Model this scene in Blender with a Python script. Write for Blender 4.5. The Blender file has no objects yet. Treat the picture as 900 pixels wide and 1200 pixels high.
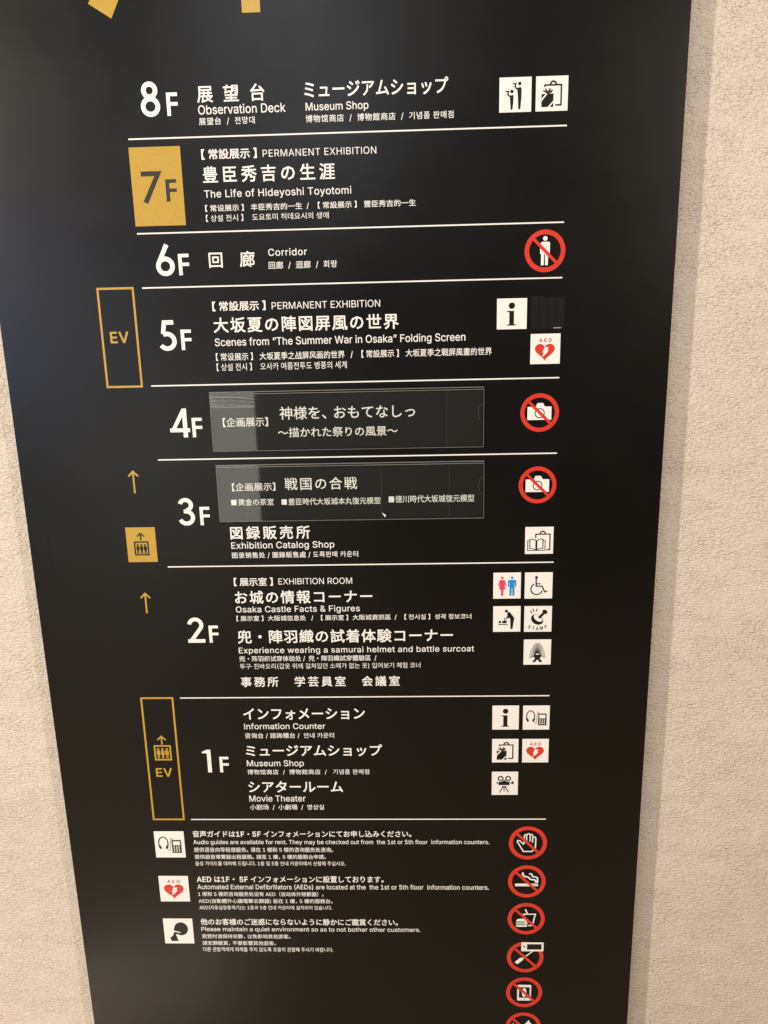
# Museum floor directory board on a textured wall: close-up, indoor light.
import bpy, math, random
from mathutils import Matrix, Vector
random.seed(7)
scene = bpy.context.scene
COL = scene.collection

# Board plane: x to the right and y DOWN in millimetres, h = height out of the board face.
Z0 = 1.75
def W3(x, y, h=0.0):
    return Vector((x / 1000.0, -h / 1000.0, Z0 - y / 1000.0))

# ---------------------------------------------------------------- camera
CAM_POS = (348.93, 213.37, -1044.44)
CAM_ROT = [[0.999309, 0.022318, 0.029707], [-0.014747, 0.972067, -0.234239], [-0.034105, 0.233639, 0.971725]]
CAM_LENS = 27.0158
cam = bpy.data.cameras.new("camera")
cam.sensor_fit = 'VERTICAL'
cam.sensor_height = 36.0
cam.lens = CAM_LENS
cam.clip_start = 0.01
cam.clip_end = 60.0
cam_o = bpy.data.objects.new("camera", cam)
COL.objects.link(cam_o)
def cv(v):                       # (right, down, into wall) -> Blender axes
    return Vector((v[0], v[2], -v[1]))
r_, d_, f_ = (cv(v) for v in CAM_ROT)
mw = Matrix((( r_.x, -d_.x, -f_.x, 0), (r_.y, -d_.y, -f_.y, 0), (r_.z, -d_.z, -f_.z, 0), (0, 0, 0, 1)))
cam_loc = W3(CAM_POS[0], CAM_POS[1], -CAM_POS[2])
cam_o.matrix_world = Matrix.Translation(cam_loc) @ mw
scene.camera = cam_o

# ---------------------------------------------------------------- world, lamps, exposure
scene.view_settings.view_transform = 'Standard'
scene.view_settings.look = 'None'
scene.view_settings.exposure = 0.0
scene.view_settings.gamma = 1.0
world = bpy.data.worlds.new("World")
scene.world = world
world.use_nodes = True
bg = world.node_tree.nodes['Background']
bg.inputs[0].default_value = (1.0, 0.86, 0.70, 1)
bg.inputs[1].default_value = 0.07

def point(name, x, dist, z, watts, color, radius):
    l = bpy.data.lights.new(name, 'POINT')
    l.energy = watts; l.color = color; l.shadow_soft_size = radius
    o = bpy.data.objects.new(name, l); COL.objects.link(o)
    o.location = (x, -dist, z)
    return o
def area(name, x, dist, z, sx, sz, watts, color, aim=(0.25, 0.0, 1.2)):
    l = bpy.data.lights.new(name, 'AREA')
    l.shape = 'RECTANGLE'; l.size = sx; l.size_y = sz
    l.energy = watts; l.color = color
    o = bpy.data.objects.new(name, l); COL.objects.link(o)
    o.location = (x, -dist, z)
    d = Vector(aim) - o.location
    o.rotation_euler = d.to_track_quat('-Z', 'Y').to_euler()
    return o
WARM = (1.0, 0.855, 0.69)
point("ceiling_lamp_left", -2.25, 1.92, 2.60, 410.0, WARM, 0.07)
point("ceiling_lamp_right", 2.20, 2.05, 2.45, 160.0, WARM, 0.07)
point("ceiling_lamp_centre", 0.05, 1.30, 2.85, 5.0, WARM, 0.03)
area("cover_reflection_light", -0.86, 2.5, 1.0, 1.0, 1.1, 9.5, (1.0, 0.97, 0.84), aim=(-0.86, 0.0, 1.0))  # area light added out of view for the bright reflection in the card covers
area("added_blue_glow", -1.62, 2.4, 1.66, 0.34, 0.6, 13.0, (0.42, 0.56, 1.0), aim=(-1.62, 0.0, 1.66))  # added blue light, gives the glow at the board's left side
area("added_cool_sheen", -0.10, 2.5, 2.75, 0.15, 1.1, 14.0, (0.92, 0.95, 1.0), aim=(0.1, 0.0, 1.8))  # added cool light, gives the sheen on the upper board

area("added_low_glow", -0.30, 0.42, 0.07, 0.5, 0.12, 0.75, (1.0, 0.86, 0.70), aim=(-0.12, 0.0, 0.35))  # added near the floor for the sheen at the board's lower left

# ---------------------------------------------------------------- materials
def mat(name, color, rough=0.5, spec=0.5, metallic=0.0, noise=0.0, nscale=40.0, bump=0.0, bscale=900.0):
    m = bpy.data.materials.new(name); m.use_nodes = True
    nt = m.node_tree; b = nt.nodes['Principled BSDF']
    b.inputs['Base Color'].default_value = (*color, 1)
    b.inputs['Roughness'].default_value = rough
    b.inputs['Specular IOR Level'].default_value = spec
    b.inputs['Metallic'].default_value = metallic
    tc = nt.nodes.new('ShaderNodeTexCoord')
    if noise:
        n = nt.nodes.new('ShaderNodeTexNoise'); n.inputs['Scale'].default_value = nscale
        n.inputs['Detail'].default_value = 6
        nt.links.new(tc.outputs['Object'], n.inputs['Vector'])
        r = nt.nodes.new('ShaderNodeMapRange')
        r.inputs[1].default_value = 0.3; r.inputs[2].default_value = 0.7
        r.inputs[3].default_value = 1 - noise; r.inputs[4].default_value = 1 + noise
        nt.links.new(n.outputs['Fac'], r.inputs[0])
        x = nt.nodes.new('ShaderNodeVectorMath'); x.operation = 'SCALE'
        x.inputs[0].default_value = color
        nt.links.new(r.outputs[0], x.inputs['Scale'])
        nt.links.new(x.outputs[0], b.inputs['Base Color'])
    if bump:
        n = nt.nodes.new('ShaderNodeTexNoise'); n.inputs['Scale'].default_value = bscale
        nt.links.new(tc.outputs['Object'], n.inputs['Vector'])
        bp = nt.nodes.new('ShaderNodeBump'); bp.inputs['Strength'].default_value = bump
        bp.inputs['Distance'].default_value = 0.0002
        nt.links.new(n.outputs['Fac'], bp.inputs['Height'])
        nt.links.new(bp.outputs[0], b.inputs['Normal'])
    return m

def board_material():
    m = mat("satin_black_board", (0.0022, 0.0019, 0.0017), 0.34, 0.27, bump=0.12, bscale=1500.0)
    nt = m.node_tree; b = nt.nodes['Principled BSDF']
    tc = nt.nodes['Texture Coordinate'] if 'Texture Coordinate' in nt.nodes else nt.nodes.new('ShaderNodeTexCoord')
    # faint smears and dust: roughness varies, a few pale specks
    n = nt.nodes.new('ShaderNodeTexNoise'); n.inputs['Scale'].default_value = 5.0
    n.inputs['Detail'].default_value = 8; n.inputs['Roughness'].default_value = 0.65
    nt.links.new(tc.outputs['Object'], n.inputs['Vector'])
    r = nt.nodes.new('ShaderNodeMapRange')
    r.inputs[1].default_value = 0.3; r.inputs[2].default_value = 0.7
    r.inputs[3].default_value = 0.31; r.inputs[4].default_value = 0.40
    nt.links.new(n.outputs['Fac'], r.inputs[0]); nt.links.new(r.outputs[0], b.inputs['Roughness'])
    v = nt.nodes.new('ShaderNodeTexVoronoi'); v.inputs['Scale'].default_value = 26.0
    nt.links.new(tc.outputs['Object'], v.inputs['Vector'])
    lt = nt.nodes.new('ShaderNodeMath'); lt.operation = 'LESS_THAN'; lt.inputs[1].default_value = 0.012
    nt.links.new(v.outputs['Distance'], lt.inputs[0])
    mx = nt.nodes.new('ShaderNodeMix'); mx.data_type = 'RGBA'
    mx.inputs[6].default_value = (0.0022, 0.0019, 0.0017, 1); mx.inputs[7].default_value = (0.10, 0.09, 0.08, 1)
    nt.links.new(lt.outputs[0], mx.inputs[0]); nt.links.new(mx.outputs[2], b.inputs['Base Color'])
    return m

def wall_material():
    m = bpy.data.materials.new("embossed_wallpaper"); m.use_nodes = True
    nt = m.node_tree; b = nt.nodes['Principled BSDF']; L = nt.links.new
    b.inputs['Roughness'].default_value = 0.62
    b.inputs['Specular IOR Level'].default_value = 0.3
    tc = nt.nodes.new('ShaderNodeTexCoord')
    mp = nt.nodes.new('ShaderNodeMapping'); mp.inputs['Scale'].default_value = (190, 190, 340); mp.inputs['Rotation'].default_value = (0, 0.16, 0)
    L(tc.outputs['Object'], mp.inputs['Vector'])
    n1 = nt.nodes.new('ShaderNodeTexNoise'); n1.inputs['Scale'].default_value = 1.0
    n1.inputs['Detail'].default_value = 1.2; n1.inputs['Distortion'].default_value = 0.9
    n1.inputs['Roughness'].default_value = 0.5
    L(mp.outputs[0], n1.inputs['Vector'])
    rr = nt.nodes.new('ShaderNodeMapRange'); rr.interpolation_type = 'LINEAR'
    rr.inputs[1].default_value = 0.25; rr.inputs[2].default_value = 0.72
    L(n1.outputs['Fac'], rr.inputs[0])
    n2 = nt.nodes.new('ShaderNodeTexNoise'); n2.inputs['Scale'].default_value = 0.13; n2.inputs['Detail'].default_value = 3
    L(mp.outputs[0], n2.inputs['Vector'])
    dp = nt.nodes.new('ShaderNodeMapRange'); dp.inputs[1].default_value = 0.3; dp.inputs[2].default_value = 0.7
    dp.inputs[3].default_value = 0.6; dp.inputs[4].default_value = 1.15
    L(n2.outputs['Fac'], dp.inputs[0])
    ad = nt.nodes.new('ShaderNodeMath'); ad.operation = 'MULTIPLY'
    L(rr.outputs[0], ad.inputs[0]); L(dp.outputs[0], ad.inputs[1])
    bp = nt.nodes.new('ShaderNodeBump'); bp.inputs['Strength'].default_value = 1.0
    bp.inputs['Distance'].default_value = 0.0018
    L(ad.outputs[0], bp.inputs['Height']); L(bp.outputs[0], b.inputs['Normal'])
    # very faint blotches of age in the paper
    n3 = nt.nodes.new('ShaderNodeTexNoise'); n3.inputs['Scale'].default_value = 7.0
    n3.inputs['Detail'].default_value = 5
    L(tc.outputs['Object'], n3.inputs['Vector'])
    cr = nt.nodes.new('ShaderNodeValToRGB')
    cr.color_ramp.elements[0].position = 0.3; cr.color_ramp.elements[0].color = (0.65, 0.585, 0.50, 1)
    cr.color_ramp.elements[1].position = 0.75; cr.color_ramp.elements[1].color = (0.70, 0.635, 0.55, 1)
    L(n3.outputs['Fac'], cr.inputs[0]); L(cr.outputs[0], b.inputs['Base Color'])
    return m

def clear_material():
    m = bpy.data.materials.new("clear_plastic"); m.use_nodes = True
    nt = m.node_tree; L = nt.links.new
    nt.nodes.remove(nt.nodes['Principled BSDF'])
    out = nt.nodes['Material Output']
    tr = nt.nodes.new('ShaderNodeBsdfTransparent'); tr.inputs[0].default_value = (0.97, 0.98, 0.97, 1)
    gl = nt.nodes.new('ShaderNodeBsdfGlossy'); gl.inputs['Roughness'].default_value = 0.03
    fr = nt.nodes.new('ShaderNodeFresnel'); fr.inputs['IOR'].default_value = 1.60
    mx = nt.nodes.new('ShaderNodeMixShader')
    tc = nt.nodes.new('ShaderNodeTexCoord')
    n = nt.nodes.new('ShaderNodeTexNoise'); n.inputs['Scale'].default_value = 14.0
    L(tc.outputs['Object'], n.inputs['Vector'])
    bp = nt.nodes.new('ShaderNodeBump'); bp.inputs['Strength'].default_value = 0.05; bp.inputs['Distance'].default_value = 0.001
    L(n.outputs['Fac'], bp.inputs['Height']); L(bp.outputs[0], gl.inputs['Normal'])
    ge = nt.nodes.new('ShaderNodeNewGeometry'); iv = nt.nodes.new('ShaderNodeMath'); iv.operation = 'SUBTRACT'; iv.inputs[0].default_value = 1.0
    L(ge.outputs['Backfacing'], iv.inputs[1]); ml = nt.nodes.new('ShaderNodeMath'); ml.operation = 'MULTIPLY'
    L(iv.outputs[0], ml.inputs[0]); L(fr.outputs[0], ml.inputs[1])
    L(ml.outputs[0], mx.inputs[0]); L(tr.outputs[0], mx.inputs[1]); L(gl.outputs[0], mx.inputs[2])
    L(mx.outputs[0], out.inputs['Surface'])
    return m

M = {
    'board': board_material(),
    'wall': wall_material(),
    'clear': clear_material(),
    'core': mat("board_side", (0.16, 0.105, 0.06), 0.6, noise=0.15, nscale=60),
    'white': mat("white_print", (0.82, 0.825, 0.81), 0.38, 0.4, noise=0.02),
    'black': mat("black_print", (0.008, 0.007, 0.007), 0.4, 0.28, noise=0.05),
    'gold': mat("gold_print", (0.470, 0.300, 0.030), 0.36, 0.5, noise=0.04, nscale=300),
    'grey7': mat("dark_grey_print", (0.034, 0.028, 0.025), 0.4, 0.3),
    'red': mat("red_print", (0.62, 0.038, 0.022), 0.38, 0.4, noise=0.03),
    'crimson': mat("brown_red_print", (0.50, 0.09, 0.07), 0.4, 0.4),
    'pink': mat("crimson_print", (0.72, 0.055, 0.13), 0.4, 0.4),
    'blue': mat("blue_print", (0.015, 0.26, 0.62), 0.4, 0.4),
    'midgrey': mat("grey_print", (0.38, 0.36, 0.34), 0.4, 0.4),
    'card': mat("black_paper_card", (0.007, 0.0072, 0.007), 0.5, 0.3, noise=0.08, nscale=12),
    'edge': mat("plastic_edge_painted_gleam", (0.20, 0.20, 0.185), 0.2, 0.6),  # lighter grey stands in for light refracted in the clear edges
    'seam': mat("plastic_seam", (0.10, 0.10, 0.09), 0.3, 0.5),
    'tape': mat("black_tape", (0.004, 0.0035, 0.0035), 0.42, 0.3, bump=0.3, bscale=300),
    'scuff': mat("scuff", (0.004, 0.0035, 0.003), 0.6, 0.2),
    'floor': mat("tan_floor", (0.50, 0.40, 0.28), 0.4, noise=0.12, nscale=6),
}

# ---------------------------------------------------------------- mesh helpers
class Sheet:
    """Flat printed shapes in board millimetres; every shape gets a hair of extra height so none coincide."""
    def __init__(self, h=0.3, step=0.012):
        self.v = []; self.f = []; self.mi = []; self.mats = []
        self.h = h; self.step = step
    def _m(self, name):
        if name not in self.mats: self.mats.append(name)
        return self.mats.index(name)
    def poly(self, pts, m='white', h=None):
        self.h += self.step
        hh = self.h if h is None else h
        i = len(self.v)
        a = sum(pts[k][0] * pts[(k + 1) % len(pts)][1] - pts[(k + 1) % len(pts)][0] * pts[k][1] for k in range(len(pts)))
        if a > 0: pts = pts[::-1]
        self.v += [(p[0], p[1], hh) for p in pts]
        self.f.append(list(range(i, i + len(pts)))); self.mi.append(self._m(m))
    def rect(self, x0, y0, x1, y1, m='white'):
        self.poly([(x0, y0), (x1, y0), (x1, y1), (x0, y1)], m)
    def disc(self, x, y, r, m='white', ry=None, n=28, rot=0.0):
        ry = ry or r; c, s = math.cos(rot), math.sin(rot)
        P = [(r * math.cos(t * 2 * math.pi / n), ry * math.sin(t * 2 * math.pi / n)) for t in range(n)]
        self.poly([(x + a * c - b * s, y + a * s + b * c) for a, b in P], m)
    def line(self, pts, w, m='white', closed=False):
        """mitred ribbon along pts, no self overlap"""
        n = len(pts); self.h += self.step; i0 = len(self.v); hh = self.h
        for k in range(n):
            p = Vector(pts[k])
            a = Vector(pts[k - 1]) if (k > 0 or closed) else None
            b = Vector(pts[(k + 1) % n]) if (k < n - 1 or closed) else None
            d1 = (p - a).normalized() if a is not None else None
            d2 = (b - p).normalized() if b is not None else None
            if d1 is None: nrm = Vector((-d2.y, d2.x)); s = 1
            elif d2 is None: nrm = Vector((-d1.y, d1.x)); s = 1
            else:
                t = (d1 + d2)
                if t.length < 1e-6: t = d1
                t.normalize(); nrm = Vector((-t.y, t.x))
                s = 1 / max(0.45, nrm.dot(Vector((-d1.y, d1.x))))
            o = nrm * (w / 2 * s)
            self.v += [(p.x + o.x, p.y + o.y, hh), (p.x - o.x, p.y - o.y, hh)]
        for k in range(n if closed else n - 1):
            a, b = i0 + 2 * k, i0 + 2 * ((k + 1) % n)
            self.f.append([a, a + 1, b + 1, b]); self.mi.append(self._m(m))
    def ring(self, x, y, r, w, m='white', ry=None, n=48):
        ry = ry or r
        self.line([(x + r * math.cos(t * 2 * math.pi / n), y + ry * math.sin(t * 2 * math.pi / n)) for t in range(n)], w, m, True)
    def arc(self, x, y, r, a0, a1, w, m='white', ry=None, n=24):
        ry = ry or r
        self.line([(x + r * math.cos(math.radians(a0 + (a1 - a0) * t / n)), y - ry * math.sin(math.radians(a0 + (a1 - a0) * t / n))) for t in range(n + 1)], w, m)
    def build(self, name, parent, label=None, kind=None):
        origin = parent_origin(parent)
        me = bpy.data.meshes.new(name)
        me.from_pydata([W3(*p) - origin for p in self.v], [], self.f)
        for mn in self.mats: me.materials.append(M[mn])
        me.polygons.foreach_set('material_index', self.mi)
        me.update()
        fix_up(me)
        o = bpy.data.objects.new(name, me); COL.objects.link(o)
        if parent: o.parent = parent
        if label: o['label'] = label
        if kind: o['kind'] = kind
        return o

def fix_up(me):
    bad = [p for p in me.polygons if p.normal.y > 0]
    if bad:
        import bmesh
        bm = bmesh.new(); bm.from_mesh(me)
        bmesh.ops.reverse_faces(bm, faces=[f for f in bm.faces if f.normal.y > 0])
        bm.to_mesh(me); bm.free()

def parent_origin(p):
    o = Vector((0, 0, 0))
    while p is not None:
        o += p.location; p = p.parent
    return o

def box(name, x0, y0, x1, y1, h0, h1, m, parent, label=None, kind=None, bevel=0.0):
    import bmesh
    bm = bmesh.new(); org = parent_origin(parent)
    vs = [bm.verts.new(W3(x, y, h) - org) for h in (h0, h1) for (x, y) in ((x0, y0), (x1, y0), (x1, y1), (x0, y1))]
    for q in ((0, 1, 2, 3), (7, 6, 5, 4), (0, 4, 5, 1), (1, 5, 6, 2), (2, 6, 7, 3), (3, 7, 4, 0)):
        bm.faces.new([vs[i] for i in q])
    bmesh.ops.recalc_face_normals(bm, faces=bm.faces)
    if bevel:
        bmesh.ops.bevel(bm, geom=list(bm.edges), offset=bevel / 1000, segments=2, affect='EDGES', profile=0.6)
    me = bpy.data.meshes.new(name); bm.to_mesh(me); bm.free()
    me.materials.append(M[m])
    o = bpy.data.objects.new(name, me); COL.objects.link(o)
    if parent: o.parent = parent
    if label: o['label'] = label
    if kind: o['kind'] = kind
    return o

def thing(name, label, cat, at, group=None):
    o = bpy.data.objects.new(name, None); COL.objects.link(o)
    o.empty_display_size = 0.05
    o.location = at; o['label'] = label; o['category'] = cat
    if group: o['group'] = group
    return o

# ---------------------------------------------------------------- lettering
# Latin outlines, two weights ('r' regular, 'b' bold); coordinates x, y, x, y in 1/2000 of the letter size
GLYPHS = {
    ('r', 'A'): (0.481, [[35,0,228,542,238,558,248,597,258,612,268,652,278,668,288,708,298,722,308,762,318,778,328,818,338,832,348,872,358,888,368,928,378,942,388,982,405,1015,550,1015,557,1008,727,538,812,302,822,288,832,247,842,232,852,192,877,137,887,98,912,42,922,12,920,0,788,2,708,238,685,286,270,286,172,2], [307,397,648,397,518,772,483,898,472,902,437,772]]),
    ('r', 'B'): (0.457, [[123,0,121,1013,553,1015,603,1005,673,974,740,918,780,847,790,808,795,792,795,702,785,662,770,632,740,592,713,570,630,532,633,524,683,514,738,485,790,432,820,377,835,318,835,232,810,148,780,103,718,50,668,25,593,5,558,5,553,0], [250,118,548,114,598,124,643,144,691,192,711,243,706,328,691,363,656,402,608,440,543,460,253,460], [250,572,503,570,563,584,608,610,651,658,671,708,666,798,651,828,626,857,598,880,543,900,508,900,503,906,253,906]]),
    ('r', 'C'): (0.511, [[488,-13,408,2,303,47,241,94,201,134,161,189,111,294,86,404,81,569,86,574,86,614,91,619,96,669,121,749,156,819,206,889,243,926,288,961,363,1001,428,1021,488,1026,493,1031,578,1031,583,1026,643,1021,718,996,788,956,860,889,895,839,925,779,945,709,943,697,818,697,796,764,771,804,718,857,693,872,643,897,573,912,463,907,383,877,333,842,280,784,235,699,215,629,210,549,205,544,205,474,210,469,215,389,235,319,270,249,300,209,333,176,403,131,493,106,578,106,653,126,718,161,771,214,796,254,818,321,945,319,925,239,890,169,865,134,788,62,718,22,663,2,583,-13]]),
    ('r', 'D'): (0.503, [[123,0,121,1013,528,1015,533,1010,563,1010,623,994,703,960,748,930,795,888,855,808,890,732,910,662,910,638,920,602,920,538,925,532,920,422,915,418,905,338,880,262,825,168,778,115,703,60,638,30,588,15,538,5,498,5,493,0], [250,118,493,114,568,129,628,154,673,184,721,232,751,277,781,353,796,428,796,482,801,487,796,592,771,698,741,758,703,806,673,835,618,870,543,896,473,900,468,906,250,902]]),
    ('r', 'E'): (0.420, [[123,0,121,1013,743,1015,745,908,253,906,250,572,268,570,710,568,708,456,253,456,250,118,748,114,750,2]]),
    ('r', 'F'): (0.411, [[123,0,121,1013,738,1015,740,908,413,906,250,902,250,558,688,554,690,442,253,440,250,2]]),
    ('r', 'G'): (0.521, [[488,-13,483,-8,428,-3,363,17,273,67,196,139,151,204,126,254,106,309,86,404,81,569,86,574,86,614,101,689,151,814,196,879,253,936,293,966,348,996,403,1016,448,1026,483,1026,488,1031,613,1026,713,996,763,971,823,926,855,894,905,824,930,769,950,699,818,697,781,779,718,852,663,887,603,907,578,907,573,912,463,907,413,892,338,847,280,784,235,699,210,599,205,474,210,469,210,419,225,349,270,249,308,201,368,151,418,126,493,106,608,111,658,126,728,166,766,204,796,249,826,334,831,394,568,397,568,511,955,509,955,349,950,344,945,289,920,214,870,134,793,62,713,17,623,-8]]),
    ('r', 'H'): (0.518, [[123,0,121,1013,250,1013,253,580,783,580,786,1013,913,1015,915,987,915,2,786,2,783,465,253,465,250,2]]),
    ('r', 'I'): (0.173, [[112,0,110,1013,232,1015,234,2]]),
    ('r', 'L'): (0.394, [[123,0,121,1013,250,1013,250,548,250,118,718,114,720,2]]),
    ('r', 'M'): (0.629, [[123,0,123,1015,305,1013,570,338,628,150,636,158,641,188,701,368,951,1013,1133,1015,1135,137,1135,2,1011,2,1013,876,910,572,683,0,571,2,331,602,243,860,245,2]]),
    ('r', 'N'): (0.524, [[123,0,121,1013,273,1015,280,1008,660,402,700,348,803,160,801,358,796,363,796,1013,923,1015,925,2,771,2,386,607,243,855,245,688,250,682,250,2]]),
    ('r', 'O'): (0.534, [[488,-13,408,2,303,47,243,92,171,174,121,269,96,349,91,399,86,404,86,444,81,449,81,569,86,574,86,614,91,619,96,669,121,749,186,864,238,921,313,976,408,1016,453,1026,488,1026,493,1031,578,1031,658,1016,763,971,813,936,885,859,935,774,960,709,975,649,980,579,985,574,985,444,980,439,975,369,940,254,885,159,813,82,738,32,678,7,578,-13], [490,109,578,106,623,116,693,146,728,171,776,219,826,304,851,384,856,449,861,454,861,564,856,569,851,634,836,689,806,754,771,804,708,862,638,897,576,909,493,912,488,907,463,907,393,882,333,842,300,809,265,759,235,699,210,599,210,549,205,544,210,419,225,349,250,284,300,209,353,161,428,121]]),
    ('r', 'P'): (0.446, [[123,0,121,1013,543,1015,638,989,668,974,728,930,785,852,815,752,815,638,795,562,770,512,745,477,693,430,598,385,553,375,508,375,503,370,253,370,250,2], [250,487,508,485,573,499,623,530,646,552,671,592,691,672,691,722,681,772,661,818,636,847,593,880,533,900,503,900,498,906,253,906]]),
    ('r', 'R'): (0.450, [[123,0,123,1015,548,1015,643,989,718,944,770,888,800,828,820,727,815,638,800,582,770,522,735,482,688,446,633,420,630,412,853,0,708,0,701,8,493,395,250,392,250,2], [250,512,513,509,593,530,638,560,676,612,691,668,686,768,666,818,638,850,598,880,538,900,508,900,503,906,253,906]]),
    ('r', 'S'): (0.448, [[394,-17,389,-12,329,-7,279,8,224,33,174,68,127,120,97,175,82,225,77,270,209,272,216,225,231,195,289,137,359,107,414,102,419,97,479,97,569,117,624,147,662,185,682,220,692,255,692,300,682,335,634,388,589,413,504,443,304,498,209,548,137,620,112,675,102,750,107,755,112,820,127,860,172,925,214,962,274,997,329,1017,379,1027,414,1027,419,1032,464,1032,579,1017,669,977,704,952,746,910,776,865,796,810,801,760,679,758,672,765,672,785,657,820,604,878,554,903,519,913,414,918,334,898,284,868,261,845,231,785,231,720,236,705,246,685,289,642,344,612,414,587,589,542,679,502,724,472,771,425,806,360,816,315,816,240,801,180,776,130,689,43,629,13,564,-7,509,-12,504,-17]]),
    ('r', 'T'): (0.450, [[386,0,384,902,66,906,64,1013,511,1015,831,1015,833,908,513,902,513,2]]),
    ('r', 'U'): (0.518, [[468,-16,463,-11,403,-6,353,9,268,54,191,126,141,216,121,306,121,1016,250,1016,250,311,265,256,285,216,338,158,408,118,473,103,566,106,628,118,698,158,736,196,756,226,781,291,781,316,786,321,786,1016,915,1016,915,311,910,306,905,251,890,206,855,141,788,69,753,44,683,9,633,-6,573,-11,568,-16]]),
    ('r', 'V'): (0.481, [[410,0,388,48,378,88,353,142,343,182,318,238,308,277,283,332,273,372,263,387,238,467,228,482,203,562,193,578,168,658,158,672,133,752,33,1013,172,1013,267,732,327,578,367,452,377,438,447,228,477,118,488,118,498,162,603,487,613,502,643,602,653,617,788,1013,920,1015,922,1003,912,987,902,948,892,932,882,892,872,878,862,838,852,822,842,782,832,768,822,727,812,712,802,672,792,658,782,617,772,602,562,12,555,0]]),
    ('r', 'W'): (0.687, [[310,0,35,1015,167,1013,182,938,192,918,217,802,227,782,257,648,267,628,292,512,302,492,352,292,385,129,393,142,403,212,463,458,473,477,608,1008,615,1015,760,1015,857,632,867,612,882,538,892,518,912,422,922,402,977,172,982,128,988,128,995,174,1073,507,1083,528,1198,992,1210,1015,1335,1015,1337,1008,1062,2,908,2,883,112,873,132,868,168,858,188,853,222,843,243,838,277,783,462,773,518,733,648,685,870,647,682,637,662,627,607,617,588,612,552,602,532,597,497,587,477,582,442,572,422,562,368,552,348,462,2]]),
    ('r', 'X'): (0.475, [[39,0,402,522,62,1013,209,1015,416,712,474,610,482,612,517,682,744,1015,889,1015,871,987,551,522,911,2,764,0,577,267,474,436,431,358,186,2]]),
    ('r', 'Y'): (0.473, [[410,0,408,418,38,1013,185,1015,402,662,447,582,467,532,478,532,495,570,543,662,758,1013,907,1013,537,422,537,2]]),
    ('r', 'a'): (0.390, [[278,-17,228,-7,178,13,128,48,96,85,71,135,61,180,61,250,76,305,91,330,138,377,198,407,298,432,478,452,528,467,551,495,546,565,531,600,493,638,463,653,413,663,333,658,273,633,215,580,198,548,83,583,108,632,121,655,168,702,238,742,338,767,433,767,508,752,578,717,630,665,665,590,670,565,670,0,553,-2,551,100,543,103,520,65,488,33,448,8,363,-17], [290,95,393,92,413,97,468,122,511,160,541,210,551,245,551,375,473,353,298,328,243,308,195,265,185,240,185,180,200,145,238,112]]),
    ('r', 'b'): (0.425, [[418,-16,373,-6,323,19,271,66,233,119,225,116,223,-1,106,1,106,1016,225,1016,225,766,228,638,241,641,266,681,313,728,388,763,498,768,578,748,633,718,690,666,745,576,770,496,775,441,780,436,775,281,755,201,705,106,663,59,588,9,498,-16], [405,96,473,93,498,98,558,128,611,186,641,251,656,321,656,436,641,506,616,561,591,596,553,629,518,649,478,659,378,654,313,619,275,576,250,531,235,486,230,431,225,426,230,296,250,226,270,186,338,118,383,98]]),
    ('r', 'c'): (0.397, [[371,-16,321,-6,246,24,174,81,124,146,84,241,74,286,74,321,69,326,69,426,74,431,74,466,84,511,124,606,159,656,196,693,276,743,341,763,366,763,371,768,491,763,556,743,611,713,683,641,723,556,606,524,594,561,554,611,506,644,456,659,376,659,336,649,306,634,258,591,233,556,203,481,198,431,193,426,193,326,198,321,203,271,218,226,253,166,306,118,376,93,476,98,506,108,546,133,594,191,611,233,723,206,718,176,668,91,636,59,586,24,491,-11]]),
    ('r', 'd'): (0.425, [[351,-16,286,-1,211,39,149,101,109,166,84,236,74,316,69,321,69,431,89,536,134,631,186,693,241,733,321,763,436,768,481,758,521,738,561,708,603,651,621,638,624,846,624,1016,743,1016,743,1,626,-1,624,116,616,119,583,71,541,29,511,9,431,-16], [373,96,441,93,481,103,521,123,569,171,604,236,624,331,619,461,604,521,579,571,516,634,486,649,446,659,351,654,311,639,276,614,243,576,218,531,193,431,198,291,218,226,238,186,306,118,336,103]]),
    ('r', 'e'): (0.405, [[381,-16,376,-11,321,-6,266,14,196,59,154,101,129,136,89,221,69,321,74,461,99,556,129,616,154,651,201,698,236,723,316,758,366,768,451,768,536,748,616,703,668,651,688,621,728,526,738,476,738,436,743,431,741,339,193,336,198,271,213,226,238,181,291,128,356,98,471,93,521,108,579,151,611,208,631,208,728,181,723,156,683,91,646,54,601,24,556,4,501,-11], [193,446,616,443,619,456,604,521,584,566,559,596,511,639,456,659,366,659,331,649,286,624,238,576,208,521]]),
    ('r', 'f'): (0.255, [[165,0,163,652,15,656,13,758,163,762,163,908,168,928,198,982,260,1035,345,1060,415,1060,480,1045,482,1028,455,940,405,945,400,950,335,940,297,908,287,882,282,862,282,762,455,760,457,658,282,652,282,2]]),
    ('r', 'g'): (0.426, [[361,-301,356,-296,301,-291,231,-266,196,-246,129,-184,104,-139,201,-82,233,-124,276,-162,351,-192,386,-192,391,-197,476,-192,551,-162,589,-129,619,-69,619,-44,624,-39,624,136,616,139,578,86,531,44,456,14,431,14,426,9,326,14,271,29,221,54,176,89,139,131,99,201,84,246,74,291,74,326,69,331,69,436,74,441,79,496,104,576,149,651,206,708,276,748,356,768,431,768,481,758,551,718,598,666,608,646,616,638,626,638,629,756,743,756,743,-74,723,-144,703,-179,661,-226,576,-276,526,-291,466,-296,461,-301], [368,121,451,118,501,133,541,158,574,191,604,246,624,326,624,446,614,496,584,566,531,624,486,649,449,656,371,659,351,654,296,629,266,604,218,531,193,436,198,301,213,251,233,211,286,153,331,128]]),
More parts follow.
